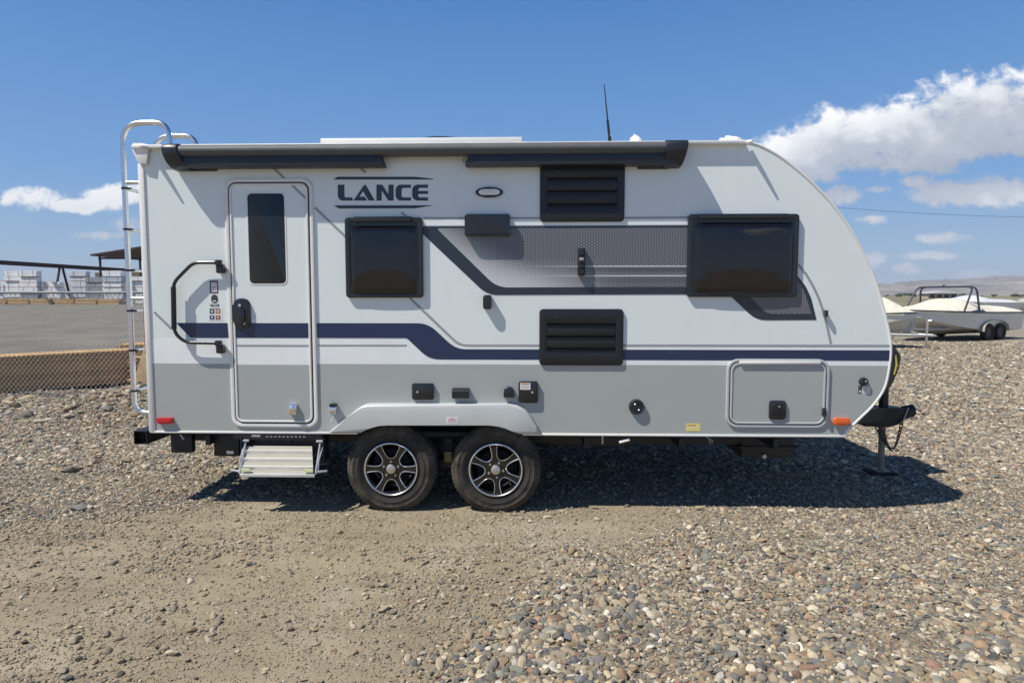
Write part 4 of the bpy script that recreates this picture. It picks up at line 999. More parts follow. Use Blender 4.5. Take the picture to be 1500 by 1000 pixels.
# --- folding entry step -----------------------------------------------------------------------------------------
sp = empty('entry_step', (W(405, 650)[0], -.05, .3), T)
yb, yf = .01, -.125
xa, za = W(360, 652.5, yb); xb, _ = W(457, 652.5, yb); zf = W(405, 694, yf)[1]; xa2, xb2 = W(354, 694, yf)[0], W(459, 694, yf)[0]
bm = B(); N_ = 7
def slope(t): return yb + (yf - yb) * t, za + (zf - za) * t
for i in range(N_):
    t0, t1 = i / N_, (i + 1) / N_
    (y0, s0), (y1, s1) = slope(t0), slope(t1)
    if i % 2 == 0: q = [(y0, s0), (y1, s1 + .002)]
    else: q = [(y0, s0 + .002), ((y0 + y1) / 2 - .016, (s0 + s1) / 2 + .012), (y1, s1)]
    b = bm
    bm2 = B(); prof = q + [(p[0] + .012, p[1] - .010) for p in q[::-1]]
    fx_ = lambda y: min(1, max(0, (yb - y) / (yb - yf)))
    va = [bm2.verts.new((xa + (xa2 - xa) * fx_(y), y, z)) for y, z in prof]; vb = [bm2.verts.new((xb + (xb2 - xb) * fx_(y), y, z)) for y, z in prof]; k = len(prof)
    for j in range(k): bm2.faces.new((va[j], vb[j], vb[(j + 1) % k], va[(j + 1) % k]))
    bm2.faces.new(va[::-1]); bm2.faces.new(vb); bmesh.ops.recalc_face_normals(bm2, faces=bm2.faces[:])
    obj('tread_rib', bm2, tread_alu if i % 2 else mat('tread_grit', (.40, .375, .32), .75, metal=.2, bump=.002, bscale=220), sp)
bm.free()
bm = B(); box(bm, xa2 - .012, xb2 + .012, yf - .012, yf + .008, zf - .022, zf + .004, .003); obj('step_nosing', bm, tread_alu, sp)
for x in (xa2, xb2 - .07):
    bm = B(); (y0, s0), (y1, s1) = slope(.80), slope(.92); plate(bm, [(x, s1 + .004), (x + .07, s1 + .004), (x + .07, s0 + .004), (x, s0 + .004)], y1 - .022, y1 - .010); obj('glow_strip', bm, mat('glow_tape', (.70, .76, .42), .5), sp)
for x, sg in ((xa2 - .018, -1), (xb2 + .018, 1)):
    bm = B(); tube(bm, [(x, .01, zb_ - .075), (x, yf * .4, (za + zf) / 2 + .03), (x, yf, zf)], .009, 8); tube(bm, [(x + sg * .022, .03, zb_ - .09), (x + sg * .012, yf * .6, zf + .10), (x + sg * .012, yf + .02, zf + .01)], .007, 8)
    tube(bm, [(x - .03, 0.0, zb_ - .07), (x + .03, 0.0, zb_ - .07)], .012, 8); tube(bm, [(x, yf + .01, zf + .016), (x + sg * .085, yf + .03, zf + .020)], .009, 8); obj('step_arm', bm, galv, sp)
    bm = B(); box(bm, x + (sg * .025 if sg > 0 else -.035), x + (.035 if sg > 0 else -.025), -.02, .12, zf + .07, zb_ - .04, .003); obj('step_bracket', bm, mat('blue_black_steel', (.012, .016, .03), .35), sp)
bm = B(); box(bm, xa - .09, xb + .09, -.004, .06, zb_ - .062, zb_ - .012, .003); box(bm, xa - .03, xb + .03, .06, .10, zb_ - .20, zb_ - .05, .003); sb = obj('step_housing', bm, black_met, sp)
x0 = W(369, 638)[0]; zz = W(400, 638)[1]
for k in range(11):
    xx = x0 + (.0 if k == 0 else .085 + .034 * k); ww = .072 if k == 0 else .018; bm = B(); box(bm, xx, xx + ww, -.0056, -.0035, zz - .009, zz + (.010 if k == 0 else -.001)); obj('label', bm, pin_grey, sb)

# --- awning --------------------------------------------------------------------------------------------------------
aw = empty('awning', (0, -.08, ztop - .2), T)
ay = -.085
x0, x1 = W(266, 225, ay)[0], W(974, 220, ay)[0]
rrad = .049
zc = (W(600, 208.8, -.10)[1] + W(600, 229.5, -.13)[1]) / 2
bm = B(); n_ = 64; rings = []
for i in range(n_ + 1):
    xx = x0 + (x1 - x0) * i / n_; rr = rrad * (1 + .018 * math.sin(i * 1.7) * math.sin(i * .37)) * (1 - .012 * math.sin(math.pi * i / n_))
    rings.append([bm.verts.new((xx, ay - .005 + rr * 1.35 * math.cos(2 * math.pi * k / 28), zc + rr * math.sin(2 * math.pi * k / 28))) for k in range(28)])
for a, b in zip(rings, rings[1:]):
    for k in range(28): bm.faces.new((a[k], a[(k + 1) % 28], b[(k + 1) % 28], b[k]))
bm.faces.new(rings[0][::-1]); bm.faces.new(rings[-1]); bmesh.ops.recalc_face_normals(bm, faces=bm.faces[:]); obj('fabric_roll', bm, awn, aw, ang=60)
bm = B(); box(bm, x0, x1, -.030, -.002, zc - .01, zc + .04, .004); obj('back_rail', bm, awn_d, aw)
for (pa, pb, mirror) in ((243.5, 266.5, 1), (973, 1005.8, -1)):
    a0 = W(pa, 225, ay)[0]; a1 = W(pb, 225, ay)[0]
    # side view of the cap: tall at the wall, rounded nose, cut-away below
    prof = [(-.002, zc + .056), (-.11, zc + .058), (-.150, zc + .046), (-.168, zc + .018), (-.165, zc - .03), (-.140, zc - .085), (-.09, zc - .125), (-.03, zc - .135), (-.002, zc - .135)]
    inset = .034
    bm = B(); va = []; vb = []
    for (y, z) in prof:
        t = max(0, min(1, (zc + .056 - z) / .19)); sh = inset * t ** 1.6
        va.append(bm.verts.new((a0 + (sh if mirror > 0 else 0), y, z))); vb.append(bm.verts.new((a1 - (sh if mirror < 0 else 0) + (.05 * t * t if mirror > 0 else 0), y, z)))
    k = len(prof)
    for j in range(k): bm.faces.new((va[j], vb[j], vb[(j + 1) % k], va[(j + 1) % k]))
    bm.faces.new(va[::-1]); bm.faces.new(vb); bmesh.ops.recalc_face_normals(bm, faces=bm.faces[:])
    bmesh.ops.bevel(bm, geom=bm.edges[:], offset=.010, segments=2, profile=.5, affect='EDGES'); obj('end_cap', bm, awn_d, aw)
for pa, pb, cut in ((262, 564, 1), (682, 990, -1)):
    a0, a1 = W(pa, 236, ay)[0], W(pb, 236, ay)[0]; zt_, zb2 = zc - rrad * .80, W(600, 243, -.11)[1]
    bm = B(); plate(bm, [(a0 - (.0 if cut > 0 else -.03), zt_), (a1 - (.03 if cut > 0 else 0), zt_), (a1, zb2), (a0, zb2)], -.128, -.020, .006); obj('folded_arm', bm, awn_d, aw)
for rect in ((274.5, 243.5, 318, 251), (933.5, 240, 981, 248)):
    a0, a1, b0, b1 = pr(*rect, -.01); bm = B(); plate(bm, rrect(a0, a1, b0, b1 + .02, .016), -.020, 0, .004); k = obj('mount_bracket', bm, black_sat, aw)
    for q in range(4):
        xx = a0 + (a1 - a0) * (.12 + .25 * q); bm = B(); lathe(bm, [(0, -.026), (.005, -.025), (.006, -.019)], (xx, 0, (b0 + b1) / 2), 8); obj('bolt', bm, galv, k)
bm = B(); tube(bm, [Vector(P3(680.5, 235.5, -.1)) + Vector((.012 * math.cos(a * .6283), 0, .014 * math.sin(a * .6283))) for a in range(11)], .003, 6, caps=False); obj('pull_loop', bm, black_pl, aw)

# --- ladder -----------------------------------------------------------------------------------------------------------
ld = empty('rear_ladder', (xr - .2, .2, zb_), T)
y1_, y2_ = .08, .50
lx = W(186, 400, y1_)[0]; lx = (W(181, 200, y1_)[0] + W(194, 560, y1_)[0]) / 2
ztp = W(215, 180, y1_)[1]; hx = W(248, 205, y1_)[0]; zbt = W(210, 604, y1_)[1]
for y in (y1_, y2_):
    bm = B(); tube(bm, fillet([(xr + .02, y, zbt), (lx, y, zbt), (lx, y, ztp), (hx - .012, y, ztp), (hx + .01, y, ztop - .005)], .17, 9), .0215, 14); obj('ladder_rail', bm, alu, ld, ang=60)
for py in (276, 336, 396, 455, 513, 572):
    z = W(190, py, y1_)[1]; bm = B(); tube(bm, [(lx + .004, y1_, z), (lx + .004, y2_, z)], .0125, 10); k = obj('rung', bm, alu, ld)
    for y in (y1_, y2_):
        bm = B(); lathe(bm, [(.022, z - .009), (.0265, z - .008), (.0265, z + .008), (.022, z + .009)], (lx, y, 0), 16, axis='z', close=True); box(bm, lx + .004, lx + .05, y - .004, y + .014, z - .007, z + .007, .003); obj('rung_clamp', bm, black_pl, k)
for py in (267.5, 437):
    for y in (y1_, y2_):
        z = W(200, py, y1_)[1]; bm = B(); tube(bm, [(lx, y, z), (xr + .01, y, z)], .0165, 12); obj('standoff', bm, alu, ld)

# --- on the roof ------------------------------------------------------------------------------------------------------
ys = .30
x0, z0 = W(469.5, 210.5, ys); x1, z1 = W(764.5, 200.5, ys)
bm = B(); box(bm, x0, x1, ys, ys + .72, z1 - .042, z1, .003); spn = obj('solar_panel', bm, trimw, T)
bm = B(); box(bm, x0 + .03, x1 - .03, ys + .03, ys + .69, z1, z1 + .002); obj('solar_cells', bm, mat('solar_cell', (.01, .012, .03), .12), spn)
for k in range(5):
    xx = x0 + (x1 - x0) * (.02 + .235 * k); bm = B(); box(bm, xx, xx + .09, ys - .006, ys + .05, ztop + .008, z1 - .040, .003); obj('panel_foot', bm, trimw, spn)
x0, z0 = W(648, 207.5, 1.15); bm = B(); lathe(bm, [(.30, ztop), (.30, z0 - .035), (.26, z0 - .012), (.15, z0 + .004), (0, z0 + .006)], (x0, 1.15, 0), 32, axis='z'); obj('roof_fan_cover', bm, black_sat, T)
a = P3(893, 206, .28); b = P3(885, 124, .28)
bm = B(); tube(bm, [a, Vector(a).lerp(Vector(b), .3), b], [.009, .0065, .0035], 8); an = obj('antenna', bm, black_pl, T)
bm = B(); tube(bm, [Vector(a) + Vector((0, 0, -.08)), Vector(a) + Vector((0, 0, .03))], .014, 10); tube(bm, [Vector(a).lerp(Vector(b), .12), Vector(a).lerp(Vector(b), .36)], .0105, 8); obj('antenna_base', bm, black_pl, an)
for px, wpx, top in ((931, 11, 197.5), (1070, 22, 199)):
    x, z = W(px, top, .35); w_ = W(px + wpx, top, .35)[0] - x; bm = B(); bmesh.ops.create_icosphere(bm, subdivisions=3, radius=1)
    for v in bm.verts:
        p = v.co; k = 1 + .10 * math.sin(p.x * 5 + px) * math.sin(p.y * 4) + .08 * math.sin(p.z * 9 + p.x * 7); v.co = Vector((x + p.x * w_ * k, .36 + p.y * .14, ztop + max(0, p.z * k) * (z - ztop)))
    obj('vent_cap', bm, seal, T)
# a pad under the jack foot and a scrap of wood lie on the gravel: things of their own
bm = B(); box(bm, jx - .12, jx + .12, CY - .10, CY + .10, .002, .032, .005); jp = obj('jack_pad', bm, mat('pad_rubber', (.02, .02, .02), .9), None, (jx, CY, 0)); tag(jp, 'flat black pad on the gravel under the jack foot', 'jack pad')
X, Y = G(1025, 747); bm = B(); box(bm, X - .035, X + .035, Y - .012, Y + .012, .012, .034, .003); k = obj('wood_scrap', bm, mat('wood_scrap', (.45, .36, .22), .8), None, (X, Y, 0)); tag(k, 'small pale scrap of wood on the gravel at the shadow edge', 'wood scrap')

# ------------------------------------------------------------------ wire fence
steel = mat('fence_steel', (.22, .235, .24), .6, var=.15); wire_m = mat('fence_wire', (.40, .40, .385), .6, var=.1)
FX0, FX1, FZ = -14.0, -1.2, 1.80
fence = empty('chain_link_fence', ((FX0 + FX1) / 2, FENCE_Y, 0)); tag(fence, 'galvanised chain link fence on the cobble bank beside the lumber pile', 'fence')
bm = B(); tube(bm, [(FX0, FENCE_Y, FZ), (FX1, FENCE_Y, FZ)], .022, 10); obj('top_rail', bm, steel, fence)
for x in (-13.4, -10.6, -5.0, -2.2):
    hz = float(height(x, FENCE_Y)); bm = B(); tube(bm, [(x, FENCE_Y + .03, hz - .05), (x, FENCE_Y + .03, FZ + .03)], .03, 10); obj('fence_post', bm, steel, fence)
bm = B(); pitch = .078; rise = .088
def wires(sg):
    n = int((FX1 - FX0 + 2) / pitch) + 4
    for i in range(n):
        x0 = FX0 - 1.8 + i * pitch if sg > 0 else FX0 + i * pitch
        z0, z1 = .0, FZ
        k = pitch / rise * sg; xa, xb = x0, x0 + (z1 - z0) * k
        t0, t1 = 0.0, 1.0
        if xb != xa:
            for lim, low in ((FX0, True), (FX1, False)):
                t = (lim - xa) / (xb - xa)
                if (sg > 0) == low: t0 = max(t0, t)
                else: t1 = min(t1, t)
        if t1 - t0 < .05: continue
        a = Vector((xa + (xb - xa) * t0, FENCE_Y - .004 * sg, z0 + (z1 - z0) * t0)); b = Vector((xa + (xb - xa) * t1, FENCE_Y - .004 * sg, z0 + (z1 - z0) * t1))
        d = (b - a).normalized(); u = Vector((0, 1, 0)) * .0031; v = d.cross(Vector((0, 1, 0))) * .0031
        ra = [bm.verts.new(a + q) for q in (u, v, -u, -v)]; rb = [bm.verts.new(b + q) for q in (u, v, -u, -v)]
        for j in range(4): bm.faces.new((ra[j], ra[(j + 1) % 4], rb[(j + 1) % 4], rb[j]))
wires(1); wires(-1); k = obj('wire_mesh', bm, wire_m, fence); k['kind'] = 'stuff'

# ------------------------------------------------------------------ lumber yard
yard_m = mat('yard_gravel', (.165, .148, .120), .95, var=.30, vscale=.35, bump=.01, bscale=9)
bm = B(); vs = [bm.verts.new(p) for p in ((-300, FENCE_Y + 1.75, .06), (3.0, FENCE_Y + 1.75, .06), (3.0, 230, .06), (-300, 230, .06))]; bm.faces.new(vs)
k = obj('yard', bm, yard_m); k['kind'] = 'structure'
plank_m = [mat('plank_%s' % n, c, .75, var=.22, vscale=3, bump=.002, bscale=30) for n, c in (('tan', (.52, .31, .13)), ('brown', (.41, .235, .095)), ('pale', (.62, .43, .21)))]
bm = B(); box(bm, -1.8, 1.8, -.07, .07, -.019, .019, .003, 1); pm = obj('plank', bm, plank_m[0]); plank_mesh = pm.data; bpy.data.objects.remove(pm)
plank_meshes = [plank_mesh] + [plank_mesh.copy(), plank_mesh.copy()]
for me_, m_ in zip(plank_meshes[1:], plank_m[1:]): me_.materials.clear(); me_.materials.append(m_)
def lumber_pile(cx, cy, rot, layers, rows, label, scale=1.0, ragged=.05, z0=.09, seed=1):
    r = random.Random(seed); root = empty('lumber_pile', (cx, cy, .06)); root.rotation_euler = (0, 0, rot); tag(root, label, 'lumber pile', 'lumber piles behind the fence')
    for i in range(layers):
        for j in range(rows):
            o = bpy.data.objects.new('plank', plank_meshes[r.choice((0, 0, 1, 1, 2)) if i == layers - 1 else r.choice((0, 1, 1))]); col.objects.link(o); o.parent = root
            o.location = (r.uniform(-ragged, ragged), j * .148 + r.uniform(-.006, .006), z0 - .06 + .02 + i * .0415); o.scale = (scale, 1, 1); o.rotation_euler = (0, 0, r.uniform(-.004, .004))
    for xx in (-1.2 * scale, 1.2 * scale):
        o = bpy.data.objects.new('bearer', plank_meshes[1]); col.objects.link(o); o.parent = root; o.location = (xx, rows * .074 - .07, .011); o.rotation_euler = (0, 0, math.pi / 2); o.scale = (rows * .148 / 3.6, 1, 1)
    return root
lumber_pile(-8.55, 6.05, R(45), 15, 4, 'long brown lumber pile with even ends behind the chain link fence', .70, .02, seed=2)
lumber_pile(-12.1, 5.6, R(4), 13, 4, 'long pale brown lumber pile lying parallel to the chain link fence', .95, .05, seed=12)
lumber_pile(-6.75, 7.1, R(33), 12, 4, 'shorter lumber pile with stepped pale boards beside the ladder', .52, .10, seed=5)
lumber_pile(-7.6, 10.2, R(10), 17, 4, 'square stack of short boards behind the longer piles', .30, .03, seed=6)
lumber_pile(-9.2, 9.8, R(10), 12, 5, 'ragged stack of thin pale boards behind the long brown pile', .36, .14, seed=9)
osb = mat('sheet_wood', (.46, .31, .16), .8, var=.2, vscale=14)
o_ = empty('wood_sheet', (-6.62, 5.72, .06)); tag(o_, 'leaning tan wood sheet beside the stepped lumber pile', 'wood sheet')
bm = B(); box(bm, -.35, .35, -.009, .009, .0, .80, .002); ORG[o_.name] = Vector((0, 0, 0)); k = obj('sheet', bm, osb, o_); o_.rotation_euler = (R(-16), R(14), R(18))

# wrapped bundles at the back of the yard
wraps = [mat('wrap_' + n, c, .42, var=.16, vscale=1.6, bump=.02, bscale=3) for n, c in (('white', (.80, .82, .83)), ('pale_blue', (.46, .53, .60)), ('grey', (.30, .33, .37)), ('silver', (.64, .67, .70)))]
wrap_meshes = []
for m_ in wraps:
    bm = B(); box(bm, -.5, .5, -.5, .5, 0, 1, .02, 1); k = obj('wrap', bm, m_); wrap_meshes.append(k.data); bpy.data.objects.remove(k)
band_m = mat('strap', (.05, .05, .055), .6); bm = B(); box(bm, -.012, .012, -.51, .51, -.004, 1.012, 0); k = obj('strap', bm, band_m); strap_mesh = k.data; bpy.data.objects.remove(k)
bm = B(); box(bm, -.46, .46, -.45, .45, 0, .1, 0); k = obj('bolster', bm, plank_m[1]); bol_mesh = k.data; bpy.data.objects.remove(k)
WN = ('white', 'pale blue', 'grey', 'silver')
r = random.Random(21); x = -112.0; YB = 112.0
while x < -58:
    w_ = r.choice((2.0, 2.6, 3.4, 3.6)); levels = r.choice((5, 6, 6, 5, 4)); z = .06; kinds = [r.choice((0, 0, 1, 2, 3, 3))] * 9
    if r.random() < .6: kinds = [r.choice((0, 0, 1, 2, 3, 3)) for _ in range(9)]
    yy = YB + r.uniform(-1.5, 1.5)
    for l in range(levels):
        hh = (1.16, .9, 1.05)[(l * 7 + int(x)) % 3]; k_ = kinds[l]
        root = empty('wrapped_bundle', (x + w_ / 2 + r.uniform(-.12, .12), yy + r.uniform(-.15, .15), z)); tag(root, '%s wrapped lumber bundle %s its stack across the yard' % (WN[k_], 'at the bottom of' if l == 0 else 'on top of' if l == levels - 1 else 'in the middle of'), 'lumber bundle', '%s wrapped bundles %s' % (WN[k_], ('low', 'high', 'mid')[0 if l == 0 else 1 if l == levels - 1 else 2]))
        def child(nm, me_, sc, lc):
            o = bpy.data.objects.new(nm, me_); col.objects.link(o); o.parent = root; o.scale = sc; o.location = lc
        child('bolster', bol_mesh, (w_, 1.2, 1.0), (0, 0, 0)); child('wrap', wrap_meshes[k_], (w_ - .08, 1.3, hh - .12), (0, 0, .101))
        for q in ((-.3, .3) if r.random() < .5 else (r.uniform(-.2, .2),)): child('strap', strap_mesh, (2.5, 1.3, hh - .115), (w_ * q, 0, .101))
        z += hh
    x += w_ + r.choice((.25, .3, .7))
for i in range(6):
    xx = -97.5 + i * 4.2 * (1 if i else 1); root = empty('bare_lumber_bundle', (xx, YB - 5.0, .06)); tag(root, 'bare brown lumber bundle on the ground before the wrapped bundles', 'lumber bundle', 'bare brown bundles across the yard')
    for l in range(5):
        for j in range(2):
            o = bpy.data.objects.new('plank', plank_meshes[(l + i) % 3]); col.objects.link(o); o.parent = root; o.scale = (1.08, 5.4, 5.2); o.location = (0, j * .78, .11 + l * .205)
# crane runway and open shed behind the bundles
rust = mat('dark_red_steel', (.045, .022, .022), .6, var=.2); shed_m = mat('shed_sheeting', (.05, .035, .033), .7, var=.25, vscale=.6)
cr = empty('crane_runway', (-91, 125, 0)); tag(cr, 'long dark red steel runway beam on splayed legs over the yard', 'crane beam')
A0, A1 = Vector((-91.5, 88, 7.3)), Vector((-91.0, 190, 7.3))
bm = B(); box(bm, -91.6, -91.0, 88, 190, 6.95, 7.02); box(bm, -91.35, -91.25, 88, 190, 7.02, 7.63); box(bm, -91.6, -91.0, 88, 190, 7.63, 7.70); obj('beam', bm, rust, cr)
for yy in (92, 115, 127.5, 150, 172):
    for s in (-1, 1):
        bm = B(); tube(bm, [(-91.3, yy + s * .4, 6.96), (-91.3, yy + s * 2.4, .02)], .22, 6); obj('leg', bm, rust, cr)
sh = empty('open_shed', (-100, 180, 0)); tag(sh, 'dark open sided steel shed with pitched roof beyond the lumber yard', 'shed')
xa, za = (-.677 - .03) * 172, 12.5
bm = B(); plate(bm, [(xa, za), (xa + 26, za + 3.9), (xa + 52, za), (xa + 52, za + .4), (xa + 26, za + 4.4), (xa - .2, za + .45)], 166, 206); obj('roof', bm, shed_m, sh)
for i in range(7):
    for yy in (168, 186, 204):
        if i in (0, 6) or yy > 200 or i == 2: bm = B(); xx = xa + 1.2 + i * 8.2; box(bm, xx - .22, xx + .22, yy - .22, yy + .22, 0, za + .1 + max(0, 3.9 - abs(xx - xa - 26) * .15)); obj('post', bm, rust, sh)
bm = B(); box(bm, xa + 1, xa + 51, 167.6, 168.0, za - .8, za - .3); obj('tie_beam', bm, rust, sh)
bm = B(); box(bm, xa + 8.5, xa + 51, 204.2, 204.5, 5.0, za + .2); obj('back_wall', bm, shed_m, sh)
wh = empty('warehouse', (-118, 240, 0)); tag(wh, 'low tan warehouse wall glimpsed under the open shed roof', 'warehouse')
bm = B(); box(bm, -170, -60, 236, 256, 0, 10.4); obj('wall', bm, mat('tan_cladding', (.50, .41, .30), .7), wh)
bm = B(); box(bm, -171, -59, 235, 257, 10.4, 11.0); obj('roof', bm, wraps[3], wh)

# ------------------------------------------------------------------ boats on the right
cream = mat('boat_cover_canvas', (.72, .67, .55), .85, var=.10, vscale=3, bump=.06, bscale=2.2); gel = mat('boat_gelcoat', (.78, .76, .70), .3, coat=.4); gel2 = mat('boat_bottom_gelcoat', (.62, .59, .52), .35)
navyt = mat('tower_tube', (.025, .03, .05), .55); white_b = mat('white_gelcoat', (.72, .72, .70), .35, coat=.3); dk = mat('dark_trim', (.03, .03, .035), .4)
def boat(name, label, loc, rot, L=6.2, beam=2.35, mats=(None,) * 3, tower=True, keel=.20, sheer=1.08, crown=.44, cpos=.52, parts=True):
    root = empty(name, (0, 0, 0)); tag(root, label, 'boat', 'boats parked on trailers' if not tower else None)
    N = 22
    def half(s): return beam / 2 * (1 - max(0, (s - .25) / .75) ** 2.6) ** .62 if s < 1 else .0
    def zk(s): return keel + (sheer - keel) * .62 * max(0, (s - .55) / .45) ** 2.6
    def zc(s): return keel + .20 + (sheer - keel - .22) * max(0, (s - .3) / .7) ** 1.8
    def zs(s): return sheer + .13 * s * s
    S = [i / N for i in range(N + 1)]
    def strip(bm, f, g):
        for sg in (-1, 1):
            a = [bm.verts.new((s * L - L / 2, sg * f(s)[0], f(s)[1])) for s in S]; b = [bm.verts.new((s * L - L / 2, sg * g(s)[0], g(s)[1])) for s in S]
            for i in range(N):
                try: bm.faces.new((a[i], a[i + 1], b[i + 1], b[i]) if sg < 0 else (b[i], b[i + 1], a[i + 1], a[i]))
                except ValueError: pass
    bm = B(); strip(bm, lambda s: (0, zk(s)), lambda s: (half(s) * .90, zc(s)))
    bmesh.ops.remove_doubles(bm, verts=bm.verts[:], dist=1e-4); obj('hull_bottom', bm, mats[1], root)
    bm = B(); strip(bm, lambda s: (half(s) * .90, zc(s)), lambda s: (half(s), zs(s)))
    t = [bm.verts.new(p) for p in ((-L / 2, -half(0), zs(0)), (-L / 2, -half(0) * .9, zc(0)), (-L / 2, 0, zk(0)), (-L / 2, half(0) * .9, zc(0)), (-L / 2, half(0), zs(0)))]; bm.faces.new(t)
    bmesh.ops.recalc_face_normals(bm, faces=bm.faces[:]); hull = obj('hull', bm, mats[0], root)
    for sg in (-1, 1):
        bm = B(); tube(bm, [(s * L - L / 2, sg * (half(s) + .012), zs(s)) for s in S], .022, 6); obj('rub_rail', bm, dk if parts else mats[0], hull)
    # fitted cover, tented over the windscreen
    bm = B(); M_ = 12; rows = []
    for s in S:
        c = crown * (.30 + .85 * math.exp(-((s - cpos) / .20) ** 2) + .25 * math.exp(-((s - .12) / .2) ** 2)) * min(1, (1 - s) / .12 + .02)
        row = []
        for j in range(M_ + 1):
            u = j / M_ * 2 - 1; p = 1 - abs(u) ** 2.6
            row.append(bm.verts.new((s * L - L / 2, u * (half(s) + .03), zs(s) - .05 + (.05 + c) * p + .012 * math.sin(s * 41 + u * 9))))
        rows.append(row)
    for a, b in zip(rows, rows[1:]):
        for j in range(M_):
            try: bm.faces.new((a[j], a[j + 1], b[j + 1], b[j]))
            except ValueError: pass
    bm.faces.new(rows[0][::-1]); bmesh.ops.recalc_face_normals(bm, faces=bm.faces[:]); obj('cover', bm, mats[2], root, ang=60)
    if tower:
        xt = .05 * L - .2; hb = half(.5) + .0
        tw = empty('tower', (0, 0, 0), root)
        for dx_ in (-.10, .42):
            bm = B(); tube(bm, fillet([(xt + dx_ * 1.9, -hb, zs(.5)), (xt + dx_ * .4, -hb * .93, sheer + 1.0), (xt + dx_ * .4, hb * .93, sheer + 1.0), (xt + dx_ * 1.9, hb, zs(.5))], .22, 6), .036, 8); obj('tower_tube', bm, navyt, tw)
        bm = B(); tube(bm, [(xt + .1, -.12, sheer + 1.01), (xt + .1, -.04, sheer + 1.08)], .03, 8); obj('tower_light', bm, dk, tw)
    root.location = loc; root.rotation_euler = (0, 0, rot); return root
tyre_b = mat('boat_tyre', (.022, .021, .020), .8, var=.2)
def boat_trailer(label, loc, rot, L=6.2, group=None, jack=True):
    root = empty('boat_trailer', (0, 0, 0)); tag(root, label, 'trailer')
    for sg in (-1, 1):
        bm = B(); tube(bm, fillet([(-L / 2 + .3, sg * .72, .48), (L * .22, sg * .72, .48), (L / 2 + .5, sg * .05, .46)], .3), .05, 6); obj('frame_rail', bm, galv, root)
        bm = B(); box(bm, -L / 2 + .6, L * .25, sg * .55 - .05, sg * .55 + .05, .60, .68, .01); obj('bunk', bm, dk, root)
        for xx in (-L * .24, -L * .24 + .78):
            w = empty('wheel', (0, 0, 0), root); w.location = (xx, sg * 1.10, .33)
            bm = B(); lathe(bm, [(.20, -.09), (.31, -.10), (.33, -.07), (.33, .07), (.31, .10), (.20, .09)], n=28, close=True); obj('tyre', bm, tyre_b, w)
            bm = B(); lathe(bm, [(0, -.06), (.06, -.07), (.10, -.05), (.20, -.07), (.205, 0), (.20, .07), (.10, .05), (0, .06)], n=20); obj('rim', bm, dk, w)
        bm = B(); n_ = 12; va = []; vb = []
        for k in range(n_ + 1):
            a = math.pi * k / n_; x_ = -L * .24 + .39 + .82 * math.cos(a); z_ = .36 + .42 * math.sin(a) ** .6
            va.append(bm.verts.new((x_, sg * .96, z_))); vb.append(bm.verts.new((x_, sg * 1.24, z_)))
        for k in range(n_): bm.faces.new((va[k], va[k + 1], vb[k + 1], vb[k]))
        bmesh.ops.solidify(bm, geom=bm.faces[:], thickness=.02); obj('mudguard', bm, gel2, root)
    bm = B(); tube(bm, [(-L * .24, -1.0, .33), (-L * .24, 1.0, .33)], .04, 8); tube(bm, [(-L * .24 + .78, -1.0, .33), (-L * .24 + .78, 1.0, .33)], .04, 8); obj('axle', bm, dk, root)
    bm = B(); box(bm, L * .44, L * .48, -.05, .05, .46, 1.02, .01); tube(bm, [(L * .46, -.14, 1.0), (L * .46, .14, 1.0)], .06, 10); obj('winch_post', bm, galv, root)
    if jack:
        bm = B(); tube(bm, [(L / 2 + .30, .10, .06), (L / 2 + .30, .10, .98)], .035, 8); lathe(bm, [(0, -.03), (.09, -.03), (.09, .03), (0, .03)], (L / 2 + .30, .10, .09), 14); tube(bm, [(L / 2 + .30, .10, .92), (L / 2 + .42, .10, .95)], .015, 6); obj('trailer_jack', bm, chrome, root)
    root.location = loc; root.rotation_euler = (0, 0, rot); return root
rotA = math.atan2(-.45, -.9)
pa = (16.6, 20.6, 0); boat('wake_boat', 'cream covered boat with dark tube tower on its trailer', pa, rotA, mats=(gel, gel2, cream)); boat_trailer('tandem boat trailer carrying the towered cream boat', pa, rotA)
rotB = math.atan2(-.62, .78)
pb = (12.55 - 3.1 * .78, 15.9 + 3.1 * .62, 0); boat('runabout_boat', 'cream covered boat without tower, bow beside the trailer nose', pb, rotB, mats=(gel, gel2, cream), tower=False, sheer=1.06, crown=.66, cpos=.70); boat_trailer('tandem boat trailer with chrome jack under the towerless boat', pb, rotB)
for i, (x_, y_, ro, lab) in enumerate(((33.5, 44, .25, 'white covered boat parked behind the cream boats'), (24.5, 44.5, .1, 'small white boat parked beyond the two cream boats'), (44, 50, .3, 'white boat parked farthest along the gravel lot'))):
    boat('white_boat', lab, (x_, y_, 0), ro + math.pi, mats=(white_b, gel2, white_b), tower=False, L=(6.4, 5.0, 6.6)[i], sheer=(1.2, .95, 1.2)[i], parts=False); boat_trailer('boat trailer under the ' + lab.replace(' parked', '', 1), (x_, y_, 0), ro + math.pi, L=(6.4, 5.0, 6.6)[i], jack=False)

